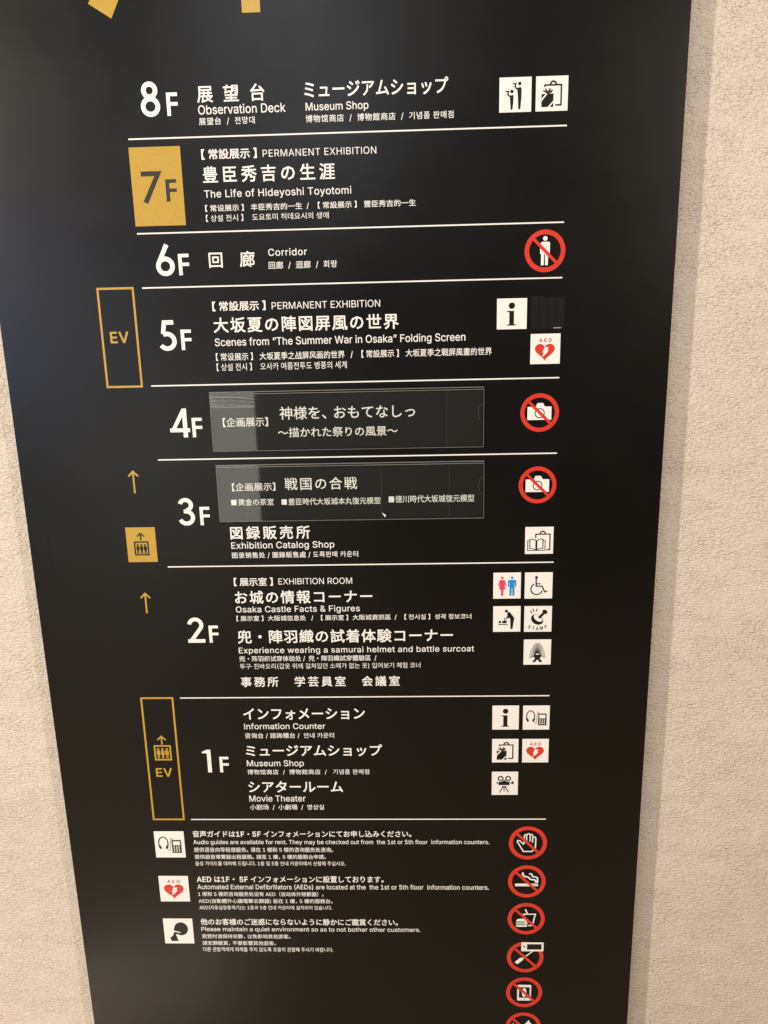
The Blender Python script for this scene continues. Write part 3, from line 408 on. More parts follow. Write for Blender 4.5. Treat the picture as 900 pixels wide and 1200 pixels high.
    ('b', 'p'): (0.445, [[98,-319,78,-304,71,-283,71,757,77,777,103,794,233,793,256,772,263,729,318,773,363,793,418,804,493,804,553,793,603,776,659,742,700,707,744,652,776,592,793,547,814,442,809,277,788,192,754,117,715,62,654,7,593,-27,538,-45,413,-50,378,-44,318,-19,263,25,256,-298,244,-313,228,-320], [409,132,463,129,513,144,538,159,568,190,598,244,621,337,616,452,587,537,570,562,535,597,498,615,468,621,423,625,398,620,348,598,324,577,284,517,260,412,265,312,299,212,346,157]]),
    ('b', 'q'): (0.445, [[616,-319,599,-308,589,-288,586,25,541,-14,471,-44,436,-50,346,-50,291,-39,221,-9,166,30,105,102,66,180,45,247,34,322,34,437,50,527,77,602,121,674,181,734,226,763,296,793,361,804,431,804,486,793,531,773,586,729,592,772,616,793,746,794,766,784,776,769,777,-288,766,-310,746,-320], [378,132,431,129,456,134,486,146,521,171,557,222,569,252,589,342,584,447,552,542,526,579,503,597,481,610,436,621,391,625,366,620,311,595,278,562,260,532,238,472,228,417,233,307,247,252,267,212,309,162,346,141]]),
    ('b', 'r'): (0.279, [[98,-33,78,-19,71,2,74,772,86,788,103,794,228,794,253,779,263,746,283,764,343,793,393,804,448,804,493,803,516,782,520,648,514,628,488,611,388,615,333,596,293,564,265,502,260,467,256,-13,244,-28,228,-34]]),
    ('b', 's'): (0.385, [[309,-50,249,-40,189,-18,119,29,77,76,50,131,37,176,42,206,54,217,79,227,194,247,219,228,234,189,269,150,329,128,404,128,454,145,491,176,502,201,497,226,479,249,454,264,224,325,144,369,99,415,74,459,62,501,62,596,70,626,104,688,174,752,229,780,289,797,329,803,404,803,459,798,515,781,589,738,647,671,679,601,677,566,664,550,639,540,534,519,511,531,476,591,444,617,404,629,349,629,299,614,266,591,252,556,257,531,269,515,309,493,540,431,589,407,629,378,665,336,689,281,696,251,695,171,682,126,659,80,614,29,574,0,525,-24,449,-46,409,-51]]),
    ('b', 't'): (0.248, [[290,-41,239,-31,180,-2,135,43,112,84,93,169,93,614,4,619,-15,633,-22,654,-21,759,-12,779,10,791,93,794,94,944,105,967,130,976,255,976,275,967,285,951,287,794,415,790,435,776,442,754,442,649,430,627,410,618,287,614,287,174,300,146,320,136,400,141,425,132,441,104,462,4,450,-23,420,-36,380,-43]]),
    ('b', 'u'): (0.430, [[318,-43,248,-27,193,1,163,25,117,82,82,162,71,232,71,757,80,782,103,794,228,794,248,784,258,769,260,297,274,217,298,175,348,144,413,134,475,152,515,182,538,215,556,272,556,757,565,782,588,794,718,794,738,784,748,767,748,-8,738,-25,718,-34,593,-34,567,-18,558,25,523,-4,458,-33,408,-44]]),
    ('b', 'v'): (0.410, [[317,-33,289,-8,4,738,2,768,12,785,32,794,172,794,195,782,207,759,387,254,409,308,569,752,585,782,607,794,747,794,773,778,778,748,483,-18,457,-34]]),
    ('b', 'w'): (0.587, [[268,-33,246,-18,227,32,22,708,11,758,14,772,26,788,48,794,173,794,193,789,204,778,335,312,343,304,471,772,488,789,503,794,648,791,668,768,793,304,801,312,814,368,922,758,933,779,958,794,1093,794,1113,785,1124,762,1118,728,898,2,879,-28,858,-35,738,-35,718,-29,706,-18,568,466,429,-18,403,-34]]),
    ('b', 'x'): (0.399, [[34,-33,10,-13,7,7,13,22,265,388,28,738,22,762,32,782,59,794,199,794,219,789,379,544,544,789,564,794,699,794,726,782,736,762,730,732,493,382,740,27,746,-3,736,-23,709,-35,574,-35,553,-28,508,32,379,235,206,-28,184,-35]]),
    ('b', 'y'): (0.410, [[132,-323,82,-312,62,-288,62,-263,89,-163,117,-137,192,-146,227,-130,257,-85,287,-3,2,741,4,772,17,788,37,794,172,794,197,779,384,262,387,254,397,272,582,779,607,794,747,794,767,785,779,762,776,742,441,-133,387,-229,322,-289,274,-313,222,-324]]),
    ('b', 'z'): (0.401, [[76,-33,59,-23,49,-3,49,92,55,112,439,607,81,614,66,626,59,643,59,758,66,779,81,791,96,794,676,791,691,779,697,762,698,658,692,638,322,152,691,146,706,134,712,118,713,2,706,-19,691,-31,676,-35]]),
    ('b', '0'): (0.473, [[403,-47,331,-31,252,9,181,74,134,144,87,264,71,339,61,434,61,589,76,704,103,801,147,894,196,959,248,1005,323,1044,413,1066,500,1064,583,1044,643,1015,715,954,759,894,802,804,830,704,845,579,845,429,825,289,799,204,769,139,725,74,655,9,578,-30,498,-48], [420,139,478,136,513,146,548,166,576,194,612,259,626,299,651,429,651,589,636,684,616,749,576,824,530,864,488,880,423,882,393,872,358,852,335,829,290,749,270,684,255,589,255,429,270,334,290,269,318,212,358,166,388,148]]),
    ('b', '1'): (0.473, [[145,-33,125,-19,118,2,119,112,134,137,155,144,388,148,388,822,383,827,200,691,170,686,148,698,139,718,140,862,160,890,259,962,370,1044,395,1049,555,1049,572,1042,584,1027,587,148,780,144,800,139,817,112,816,-8,802,-28,780,-35]]),
    ('b', '2'): (0.473, [[120,-33,103,-23,94,-3,93,98,99,118,538,587,591,673,606,742,591,807,555,850,505,876,435,886,365,865,327,837,299,788,286,718,270,696,250,690,130,691,108,702,99,722,99,782,110,832,141,903,165,939,210,985,250,1014,305,1041,365,1059,495,1064,595,1041,670,999,717,958,751,913,786,837,797,782,797,708,774,617,720,521,587,362,382,152,790,146,805,134,812,118,811,-8,797,-28,775,-35]]),
    ('b', '3'): (0.473, [[380,-47,265,-20,200,13,160,42,105,102,76,154,58,209,53,264,63,284,85,296,227,294,246,279,269,214,300,176,345,151,400,136,495,141,550,161,588,189,618,249,623,309,604,369,570,412,530,437,460,457,305,463,288,474,278,494,278,599,284,619,503,869,175,872,125,875,104,899,103,1019,113,1039,130,1049,745,1051,766,1044,781,1024,782,924,776,904,522,614,595,599,670,565,712,534,776,459,811,379,822,319,817,224,799,164,776,119,742,74,665,10,605,-20,525,-43,485,-48]]),
    ('b', '4'): (0.473, [[557,-33,539,-23,530,-3,527,176,77,176,54,188,45,212,45,322,58,352,464,1037,487,1049,622,1049,642,1040,652,1022,646,988,532,795,278,362,527,360,533,648,545,663,562,669,687,669,707,660,718,638,719,362,832,358,852,344,859,322,858,208,849,188,827,176,719,172,719,2,709,-23,687,-34]]),
    ('b', '5'): (0.473, [[387,-47,317,-32,262,-10,195,34,155,74,123,119,91,199,85,239,91,279,117,296,257,293,276,274,302,202,335,169,367,151,417,136,472,136,534,159,582,202,615,274,620,349,603,409,570,464,537,490,487,512,397,517,332,497,272,460,257,457,142,468,117,478,103,494,100,529,156,1024,165,1039,182,1049,262,1051,732,1051,757,1041,769,1019,769,904,759,884,742,873,334,869,312,671,377,694,412,701,507,701,592,679,642,655,679,629,739,569,763,534,797,461,814,389,814,269,808,229,781,154,739,89,674,24,572,-30,492,-48]]),
    ('b', '6'): (0.473, [[400,-47,318,-26,250,8,172,79,138,129,104,214,93,274,93,369,109,444,131,504,203,639,480,1041,505,1051,650,1049,673,1029,676,1009,671,994,443,664,530,661,615,638,676,604,735,550,778,484,806,399,812,269,800,209,783,159,745,92,700,42,640,-2,576,-31,530,-43,495,-48], [431,134,465,131,490,136,527,149,555,166,591,209,618,279,618,349,603,399,585,431,535,475,475,493,440,497,415,492,377,479,350,462,308,414,287,349,287,284,298,239,325,192,380,148]]),
    ('b', '7'): (0.473, [[187,-33,163,-13,163,17,593,867,127,870,107,876,96,888,90,908,90,1017,102,1040,127,1049,282,1049,787,1048,804,1037,813,1017,813,888,363,-13,347,-29,332,-34]]),
    ('b', '8'): (0.473, [[391,-47,331,-37,266,-15,190,29,126,92,102,129,81,179,70,229,69,304,87,384,129,459,186,516,214,534,161,587,127,644,110,704,105,784,116,844,135,894,164,939,221,995,296,1038,366,1059,411,1066,511,1063,596,1043,678,999,741,935,780,869,798,794,798,724,787,674,747,594,689,534,736,501,792,434,827,354,838,259,827,189,797,119,769,79,706,23,626,-20,571,-37,501,-48], [443,134,456,131,521,141,583,169,617,204,639,269,630,329,591,387,531,422,461,437,406,432,361,417,309,384,275,329,265,279,280,214,311,176,371,146], [413,619,481,616,536,635,569,659,589,689,599,719,604,764,589,814,571,841,531,868,486,882,446,887,366,865,326,831,303,779,303,724,311,696,331,662,366,635]]),
    ('b', '9'): (0.473, [[255,-33,240,-25,229,-8,236,27,461,352,385,356,295,379,223,418,162,478,136,518,109,577,93,653,93,752,104,807,136,888,180,949,210,980,265,1019,310,1041,365,1058,415,1064,505,1064,591,1042,670,999,717,958,756,908,795,822,811,748,811,648,785,541,731,428,432,-18,405,-34], [446,522,485,524,530,540,555,555,582,582,608,633,621,702,608,772,582,822,530,866,465,886,410,881,350,850,311,802,287,732,292,653,311,602,332,572,385,536]]),
    ('b', '.'): (0.208, [[162,-42,110,-16,80,19,65,59,66,114,87,155,122,190,157,205,222,205,252,195,293,159,312,124,317,64,298,14,257,-27,217,-43]]),
    ('b', ','): (0.208, [[68,-272,44,-251,41,-221,104,154,116,169,133,175,283,174,304,159,309,134,201,-251,189,-266,173,-273]]),
    ('b', '&'): (0.468, [[336,-47,261,-32,216,-15,136,37,75,109,52,154,40,194,34,229,34,299,52,374,99,449,219,559,160,639,137,684,120,739,119,849,137,909,161,950,196,991,226,1015,281,1043,356,1061,451,1061,501,1049,582,1009,647,939,671,891,682,839,680,769,660,699,616,632,566,582,490,524,646,337,659,384,665,454,681,475,701,481,811,481,826,478,841,465,847,449,848,369,836,304,810,229,778,174,902,24,907,9,905,-11,892,-26,876,-33,721,-33,701,-23,651,32,571,-15,481,-42,436,-48], [373,129,391,126,446,136,486,150,534,179,364,384,336,412,291,377,247,324,233,289,228,254,243,204,266,171,316,141], [368,674,378,674,459,739,479,769,489,799,489,819,471,861,426,883,391,887,351,873,328,854,313,824,308,789,317,754]]),
    ('b', '/'): (0.270, [[21,-186,-3,-165,-4,-135,321,1071,336,1092,356,1101,476,1100,500,1080,502,1045,176,-162,166,-178,146,-187]]),
    ('b', '('): (0.293, [[346,-225,331,-217,310,-189,247,-64,180,126,149,286,144,491,159,621,195,786,242,931,312,1081,346,1111,466,1113,481,1109,496,1097,502,1061,432,896,373,696,343,526,338,356,353,246,383,126,452,-64,500,-164,502,-194,491,-217,471,-226]]),
    ('b', ')'): (0.293, [[67,-225,46,-209,41,-179,130,26,170,146,200,281,210,376,210,456,200,556,165,731,110,906,43,1061,40,1081,50,1101,72,1112,204,1111,228,1091,291,966,338,836,368,721,399,536,404,461,399,301,378,171,328,6,286,-94,228,-204,212,-220,197,-226]]),
    ('b', '“'): (0.320, [[96,603,74,619,69,649,172,1019,183,1039,201,1050,311,1050,332,1034,337,1009,274,624,262,609,246,602], [341,603,319,619,314,644,422,1029,434,1044,451,1051,556,1050,579,1029,582,999,519,624,507,609,491,602]]),
    ('b', '”'): (0.320, [[96,603,72,624,69,654,132,1029,144,1044,161,1051,311,1050,332,1034,337,1009,229,624,217,609,201,602], [341,603,319,619,314,644,377,1029,389,1044,406,1051,556,1050,577,1034,582,1004,479,634,468,614,451,603]]),
    ('b', ' '): (0.188, []),
}

LATIN = 1.42
_cache = {}
def mesh_of(curve):
    o = bpy.data.objects.new("glyph", curve); COL.objects.link(o)
    dg = bpy.context.evaluated_depsgraph_get()
    me = bpy.data.meshes.new_from_object(o.evaluated_get(dg))
    r = ([(v.co.x, v.co.y) for v in me.vertices], [list(p.vertices) for p in me.polygons])
    bpy.data.objects.remove(o); bpy.data.meshes.remove(me)
    return r
def glyph(ch, wt):
    key = (ch, wt)
    if key in _cache: return _cache[key]
    lat = ('b' if wt == 'b' else 'r', ch)
    if lat not in GLYPHS: lat = ('b', ch)
    if lat in GLYPHS:
        adv, data = GLYPHS[lat]
        if not data: r = (adv * LATIN, [], [])
        else:
            c = bpy.data.curves.new("glyph", 'CURVE'); c.dimensions = '2D'; c.fill_mode = 'BOTH'
            for loop in data:
                P = [(loop[i] / 2000 * LATIN, loop[i + 1] / 2000 * LATIN) for i in range(0, len(loop), 2)]
                s = c.splines.new('POLY'); s.points.add(len(P) - 1)
                for q, p in zip(s.points, P): q.co = (p[0], p[1], 0, 1)
                s.use_cyclic_u = True
            v, f = mesh_of(c); r = (adv * LATIN, v, f); bpy.data.curves.remove(c)
    elif ch in ' \u3000':
        r = (0.28 if ch == ' ' else 1.0, [], [])
    else:
        c = bpy.data.curves.new("glyph", 'FONT'); c.body = ch; c.resolution_u = 2
        v, f = mesh_of(c); bpy.data.curves.remove(c)
        adv = 0.92 if '\uac00' <= ch <= '\ud7a3' else 1.0
        if ch in '。、，' : adv = 0.8
        if ch == '·': adv = 0.4
        r = (adv, v, f)
    _cache[key] = r
    return r
def lettering(name, text, x0, x1, yt, yb, mode, wt, parent, m='white', h=0.3, label=None, rot=0.0):
    pos = []; x = 0.0
    for ch in text:
        if ch == ' ' and any(ord(c) > 0x2E80 for c in text): pos.append((ch, x)); x += 0.26; continue
        g = glyph(ch, wt); pos.append((ch, x)); x += g[0]
    def ext(track):
        lo, hi = 1e9, -1e9
        for k, (ch, px) in enumerate(pos):
            if ch == ' ': continue
            for q in glyph(ch, wt)[1]:
                lo = min(lo, q[0] + px + track * k); hi = max(hi, q[0] + px + track * k)
        return lo, hi
    ys = [q[1] for ch, px in pos if ch != ' ' for q in glyph(ch, wt)[1]]
    y0, y1 = min(ys), max(ys); s = (yb - yt) / (y1 - y0)
    track = 0.0; lo, hi = ext(0)
    if mode == 'T':
        l2, h2 = ext(0.5); slope = ((h2 - l2) - (hi - lo)) / 0.5
        track = ((x1 - x0) / s - (hi - lo)) / slope; lo, hi = ext(track)
    elif (x1 - x0) / s > (hi - lo) and all(ord(c) < 0x2E80 for c in text):      # wide-set Latin: half letter-spacing, half width
        l2, h2 = ext(0.5); slope = ((h2 - l2) - (hi - lo)) / 0.5
        track = 0.6 * ((x1 - x0) / s - (hi - lo)) / slope; lo, hi = ext(track)
    sx = (x1 - x0) / (hi - lo)
    V = []; F = []; H = []
    d = {'r': 0.0, 'm': 0.007, 'b': 0.014}[wt]          # CJK letters gain weight from offset layers
    for k, (ch, px) in enumerate(pos):
        if ch == ' ': continue
        _, v, f = glyph(ch, wt)
        thick = d and (wt == 'm' or ('b', ch) not in GLYPHS)
        for n, (a, b) in enumerate(((-d, -d), (d, -d), (d, d), (-d, d)) if thick else ((0, 0),)):
            i = len(V)
            V += [(x0 + (q[0] + a + px + track * k - lo) * sx, yb - (q[1] + b - y0) * s) for q in v]
            H += [h + 0.015 * n] * len(v)
            F += [[e + i for e in t] for t in f]
    if rot:
        cx, cy = (x0 + x1) / 2, (yt + yb) / 2; c, sn = math.cos(rot), math.sin(rot)
        V = [(cx + (a - cx) * c - (b - cy) * sn, cy + (a - cx) * sn + (b - cy) * c) for a, b in V]
    S = Sheet(); S.v = [(a, b, hh) for (a, b), hh in zip(V, H)]; S.f = F; S.mi = [0] * len(F); S.mats = [m]
    return S.build(name, parent, label)

# ---------------------------------------------------------------- the wall
def build_wall():
    me = bpy.data.meshes.new("wall")
    d = WALL / 1000.0
    me.from_pydata([(-3.0, d, 0), (4.0, d, 0), (4.0, d, 3.0), (-3.0, d, 3.0), (-3.0, d + .12, 0), (4.0, d + .12, 0), (4.0, d + .12, 3.0), (-3.0, d + .12, 3.0)], [],
                   [(0, 1, 2, 3), (5, 4, 7, 6), (4, 0, 3, 7), (1, 5, 6, 2), (3, 2, 6, 7), (4, 5, 1, 0)])
    me.materials.append(M['wall'])
    o = bpy.data.objects.new("wall", me); COL.objects.link(o); o['kind'] = 'structure'
WALL = 25.0
build_wall()
me = bpy.data.meshes.new("floor")
me.from_pydata([(-3, WALL / 1000, 0), (-3, -3.2, 0), (4, -3.2, 0), (4, WALL / 1000, 0)], [], [(0, 1, 2, 3)])
me.materials.append(M['floor'])
fl = bpy.data.objects.new("floor", me); COL.objects.link(fl); fl['kind'] = 'structure'

# ---------------------------------------------------------------- the board
XL, XR, YT, YB = -197.0, 693.5, -420.0, 1500.0
board = thing("directory_board", "tall satin black floor directory board with white lettering mounted on the beige wall", "sign", W3((XL + XR) / 2, YB, -WALL))
box("panel", XL, YT, XR, YB, -6.0, 0.0, 'board', board, bevel=0.4)
box("mounting_frame", XL + 6, YT + 6, XR - 4, YB - 6, -WALL, -6.0, 'core', board)

for y in (-24.7, 88.3, 156.0, 283.8, 385.4, 540.8, 746.4, 953.4):
    S = Sheet(); S.rect(0, y - 0.9, 550, y + 0.9); S.build("divider_line", board)

# big floor numbers, drawn in mm, y up from the baseline
def digit(S, d, ox, oy, m='white'):
    f = lambda P: [(ox + a, oy - b) for a, b in P]
    if d == '8':
        S.ring(ox + 12, oy - 29.6, 7.3, 5.9, m); S.ring(ox + 12, oy - 11.3, 9.2, 5.9, m, ry=8.9)
    if d == '7': S.poly(f([(0, 39), (27, 39), (5.9, 0), (0.6, 3.0), (17.3, 33.2), (0, 33.2)]), m)
    if d == '6':
        S.ring(ox + 12.3, oy - 11.6, 9.3, 6.0, m)
        S.poly(f([(13.1, 39.9), (18.4, 37.1), (9.4, 20.4), (4.0, 15.5), (1.3, 17.0)]), m)
    if d == '5':
        S.line(f([(21.6, 36.3), (9.0, 36.3), (6.6, 21.5)]), 5.8, m)
        S.arc(ox + 11.3, oy - 11.9, 9.9, 118, -147, 5.9, m, ry=9.6)
    if d == '4':
        S.rect(ox + 18.2, oy - 39.6, ox + 24.2, oy, m); S.rect(ox, oy - 12.6, ox + 27.6, oy - 7.2, m)
        S.poly(f([(0, 7.2), (18.2, 39.6), (21.0, 39.6), (21.0, 33.6), (8.6, 12.0), (5, 7.2)]), m)
    if d == '3':
        S.arc(ox + 11.6, oy - 29.4, 7.9, 165, -82, 5.8, m, ry=7.4); S.arc(ox + 11.8, oy - 11.5, 9.2, 88, -160, 5.9, m, ry=8.8)
        S.rect(ox + 8.6, oy - 23.2, ox + 13, oy - 17.6, m)
    if d == '2':
        P = [(12.3 + 8.9 * math.cos(math.radians(a)), 27.6 + 8.9 * math.sin(math.radians(a))) for a in range(172, -41, -9)]
        S.line(f(P + [(5.6, 4.0)]), 5.8, m); S.rect(ox, oy - 5.6, ox + 25.4, oy, m)
    if d == '1': S.poly(f([(1.2, 32.6), (1.2, 35.4), (4.6, 36.4), (7.8, 38.6), (14.4, 38.6), (14.4, 0), (8.4, 0), (8.4, 32.6)]), m)
def letter_f(S, ox, oy, m='white'):
    S.rect(ox, oy - 26.6, ox + 4.7, oy, m); S.rect(ox + 4.6, oy - 26.6, ox + 14, oy - 22.3, m); S.rect(ox + 4.6, oy - 15.6, ox + 14, oy - 11.4, m)
for d, x, xf, y in (('8', 19.8, 52.3, -50.2), ('6', 21.2, 51.0, 141.0), ('5', 16.0, 46.2, 237.0), ('4', 20.8, 51.6, 354.6), ('3', 21.4, 52.5, 479.7), ('2', 20.3, 51.8, 657.8), ('1', 25.0, 52.0, 871.2)):
    S = Sheet(); digit(S, d, x, y); letter_f(S, xf, y); S.build("floor_number", board, "white floor number %sF" % d)
S = Sheet(); S.rect(-1.0, -15.1, 64.8, 79.3, 'gold')
blk = S.build("floor_block", board, "gold block behind the floor number 7F")
S = Sheet(h=0.5); digit(S, '7', 11.8, 52.6, 'grey7'); letter_f(S, 42.5, 50.3, 'grey7'); S.build("floor_number", blk, "dark grey floor number 7F")

TEXTS = [
    ('展望台', 91.5, 175.5, -83.4, -64.2, 'T', 'b'),
    ('Observation Deck', 91.5, 201.0, -61.1, -50.5, 'S', 'm'),
    ('展望台  /  전망대', 91.5, 161.7, -46.8, -38.1, 'T', 'm'),
    ('ミュージアムショップ', 225.6, 403.2, -84.0, -65.4, 'S', 'b'),
    ('Museum Shop', 226.4, 304.4, -60.0, -48.6, 'S', 'm'),
    ('博物馆商店  /  博物館商店  /  기념품 판매점', 225.8, 409.8, -46.0, -37.2, 'T', 'm'),
    ('【 常設展示 】', 91.5, 161.7, -10.3, 1.6, 'S', 'b'),
    ('PERMANENT EXHIBITION', 169.4, 313.0, -7.7, 0.7, 'S', 'r'),
    ('豊臣秀吉の生涯', 91.5, 259.6, 10.1, 29.4, 'T', 'b'),
    ('The Life of Hideyoshi Toyotomi', 91.5, 280.0, 37.8, 49.4, 'S', 'm'),
    ('【 常设展示 】 丰臣秀吉的一生  /  【 常設展示 】 豐臣秀吉的一生', 91.5, 361.7, 55.8, 64.0, 'S', 'm'),
    ('【 상설 전시 】  도요토미 히데요시의 생애', 91.5, 250.1, 67.7, 76.0, 'S', 'r'),
    ('回廊', 91.5, 151.2, 113.3, 132.6, 'T', 'b'),
    ('Corridor', 169.7, 219.9, 111.0, 119.9, 'S', 'm'),
    ('回廊  /  迴廊  /  회랑', 169.3, 258.7, 127.0, 136.4, 'T', 'm'),
    ('【 常設展示 】', 91.5, 162.0, 175.6, 187.6, 'S', 'b'),
    ('PERMANENT EXHIBITION', 170.3, 313.5, 177.9, 187.0, 'S', 'r'),
    ('大坂夏の陣図屏風の世界', 91.5, 337.0, 196.2, 215.6, 'T', 'b'),
    ('Scenes from “The Summer War in Osaka” Folding Screen', 91.5, 425.1, 222.6, 235.7, 'S', 'm'),
    ('【 常设展示 】 大坂夏季之战屏风画的世界   /  【 常設展示 】 大坂夏季之戰屏風畫的世界', 91.5, 460.1, 242.3, 252.4, 'S', 'm'),
    ('【 상설 전시 】  오사카 여름전투도 병풍의 세계', 91.5, 267.0, 255.7, 265.7, 'S', 'r'),
    ('図録販売所', 94.0, 206.7, 482.4, 501.3, 'T', 'b'),
    ('Exhibition Catalog Shop', 94.0, 240.8, 505.3, 517.6, 'S', 'm'),
    ('图录销售处 / 圖錄販售處 / 도록판매 카운터', 94.0, 274.1, 520.4, 529.4, 'T', 'm'),
    ('【 展示室 】', 94.0, 150.0, 558.6, 570.9, 'S', 'b'),
    ('EXHIBITION ROOM', 158.3, 264.4, 560.0, 569.4, 'S', 'r'),
    ('お城の情報コーナー', 94.0, 292.3, 578.7, 598.1, 'T', 'b'),
    ('Osaka Castle Facts & Figures', 94.0, 274.0, 601.9, 613.9, 'S', 'm'),
    ('【 展示室 】大阪城信息处   /  【 展示室 】大阪城資訊區  /  【 전시실 】성곽 정보코너', 94.0, 434.6, 616.5, 625.0, 'S', 'm'),
    ('兜・陣羽織の試着体験コーナー', 94.0, 407.8, 639.2, 659.4, 'T', 'b'),
    ('Experience wearing a samurai helmet and battle surcoat', 94.0, 438.9, 666.0, 677.7, 'S', 'm'),
    ('兜・阵羽织试穿体验处 /  兜・陣羽織試穿體驗區  /', 94.0, 296.2, 679.5, 688.6, 'S', 'm'),
    ('투구·진바오리(갑옷 위에 걸쳐입던 소매가 없는 옷) 입어보기 체험 코너', 94.0, 360.6, 691.6, 701.0, 'S', 'r'),
    ('事務所\u3000学芸員室\u3000会議室', 94.0, 329.5, 712.9, 729.1, 'T', 'b'),
    ('インフォメーション', 94.0, 276.5, 764.4, 782.7, 'S', 'b'),
    ('Information Counter', 94.0, 216.5, 788.8, 798.6, 'S', 'm'),
    ('咨询台 / 諮詢櫃台 /  안내 카운터', 94.0, 229.3, 804.8, 813.9, 'T', 'm'),
    ('ミュージアムショップ', 94.0, 300.9, 825.1, 844.2, 'S', 'b'),
    ('Museum Shop', 94.0, 181.2, 850.9, 863.6, 'S', 'm'),
    ('博物馆商店  /  博物館商店  /   기념품 판매점', 94.0, 280.5, 866.5, 875.4, 'T', 'm'),
    ('シアタールーム', 94.0, 239.3, 886.9, 905.7, 'S', 'b'),
    ('Movie Theater', 94.0, 181.1, 911.2, 922.0, 'S', 'm'),
    ('小剧场  /  小劇場  /  영상실', 94.0, 209.1, 927.2, 936.7, 'T', 'm'),
    ('音声ガイドは1F・5F インフォメーションにてお申し込みください。', 0.3, 343.2, 973.7, 985.0, 'S', 'b'),
    ('Audio guides are available for rent. They may be checked out from  the 1st or 5th floor  information counters.', 0.3, 464.1, 989.9, 999.6, 'S', 'm'),
    ('提供语音向导租借服务。请在 1 楼和 5 楼的咨询服务处咨询。', 0.3, 220.1, 1003.5, 1012.0, 'S', 'm'),
    ('提供語音導覽器出租服務。請至 1 樓，5 樓的服務台申請。', 0.3, 208.3, 1016.6, 1024.8, 'S', 'm'),
    ('음성 가이드를 대여해 드립니다. 1층 및 5층 안내 카운터에서 신청해 주십시오.', 0.3, 239.0, 1028.8, 1036.7, 'S', 'm'),
    ('AED は1F・ 5F インフォメーションに設置しております。', 0.3, 298.2, 1055.6, 1067.6, 'S', 'b'),
    ('Automated External Defibrillators (AEDs) are located at the  the 1st or 5th floor  information counters.', 0.3, 464.3, 1071.3, 1081.7, 'S', 'm'),
    ('1 楼和 5 楼的咨询服务处设有 AED（自动体外除颤器）。', 0.3, 202.0, 1085.1, 1093.5, 'S', 'm'),
    ('AED(自動體外心臟電擊去顫器) 設在 1 樓，5 樓的服務台。', 0.3, 215.9, 1098.2, 1106.7, 'S', 'm'),
    ('AED(자동심장충격기)는 1층과 5층 안내 카운터에 설치되어 있습니다.', 0.3, 214.6, 1110.8, 1119.0, 'S', 'm'),
    ('他のお客様のご迷惑にならないように静かにご鑑賞ください。', 0.3, 319.3, 1135.7, 1147.8, 'S', 'b'),
    ('Please maintain a quiet environment so as to not bother other customers.', 0.3, 355.5, 1151.6, 1161.6, 'S', 'm'),
    ('观赏时请保持安静，以免影响其他游客。', 0.3, 144.6, 1165.4, 1173.8, 'S', 'm'),
    ('請安靜觀賞，不要影響其他遊客。', 0.3, 120.1, 1178.3, 1186.7, 'S', 'm'),
    ('다른 관람객에게 피해를 주지 않도록 조용히 관람해 주시기 바랍니다.', 0.3, 213.6, 1190.5, 1199.0, 'S', 'm'),
]
CARD_ONE = [
    ('【企画展示】', 94.6, 156.6, 328.9, 341.3, 'S', 'r'),
    ('神様を、おもてなしっ', 173.3, 357.5, 315.3, 332.8, 'S', 'r'),
    ('～描かれた祭りの風景～', 169.7, 333.4, 343.8, 357.1, 'S', 'r'),
]
CARD_TWO = [
    ('【企画展示】', 101.1, 161.7, 419.9, 431.3, 'S', 'r'),
    ('戦国の合戦', 175.2, 275.8, 413.6, 430.9, 'T', 'r'),
    ('■黄金の茶室', 98.4, 158.2, 442.4, 452.1, 'S', 'r'),
    ('■豊臣時代大坂城本丸復元模型', 169.3, 307.9, 442.8, 452.5, 'S', 'r'),
    ('■徳川時代大坂城復元模型', 319.3, 437.8, 441.1, 451.4, 'S', 'r'),
]

for n, (t, x0, x1, yt, yb, mode, wt) in enumerate(TEXTS):
    big = (yb - yt) > 14 or (wt == 'b' and 964 < yt and n in (43, 48, 53))
    lettering("heading" if big else "caption", t, x0, x1, yt, yb, mode, wt, board)

# gold strips of a big mark above the list
for P in ([(-34.2, -177.8), (-7.3, -160.9), (55.0, -276.0), (28.0, -292.0)], [(153.6, -161.9), (176.0, -161.9), (176.0, -300.0), (153.6, -300.0)]):
    S = Sheet(); S.poly(P, 'gold'); S.build("gold_bar", board, "gold slanted strip" if P[0][0] < 0 else "gold upright strip")

# lift column on the left
def frame(S, x0, y0, x1, y1, w, m):
    S.line([(x0 + w / 2, y0 + w / 2), (x1 - w / 2, y0 + w / 2), (x1 - w / 2, y1 - w / 2), (x0 + w / 2, y1 - w / 2)], w, m, True)
def arrow(S, x, y0, y1, hw, hd, w, m):
    S.line([(x - hw, y0 + hd), (x, y0 + w * .6), (x + hw, y0 + hd)], w, m); S.line([(x, y0 + w), (x, y1)], w, m)
def lift_people(S, x0, y0, x1, y1, w, m):
    frame(S, x0, y0, x1, y1, w, m)
    W_ = (x1 - x0 - 2 * w) / 3.25; H_ = y1 - y0 - 2 * w
    for k in range(3):
        cx = x0 + w + W_ * (k + 0.62); t = y0 + w + H_ * 0.12
        S.disc(cx, t + H_ * .08, H_ * .085, m, n=12)
        a = W_ * .40
        S.poly([(cx - a, t + H_ * .19), (cx + a, t + H_ * .19), (cx + a, t + H_ * .5), (cx + a * .62, t + H_ * .55), (cx + a * .62, t + H_ * .84), (cx + .12 * a, t + H_ * .84), (cx + .12 * a, t + H_ * .56), (cx - .12 * a, t + H_ * .56), (cx - .12 * a, t + H_ * .84), (cx - a * .62, t + H_ * .84), (cx - a * .62, t + H_ * .55), (cx - a, t + H_ * .5)], m)
S = Sheet(); frame(S, -61.2, 154.3, -11.2, 285.5, 2.8, 'gold'); e = S.build("elevator_box", board, "gold outlined box with the letters EV beside 5F")
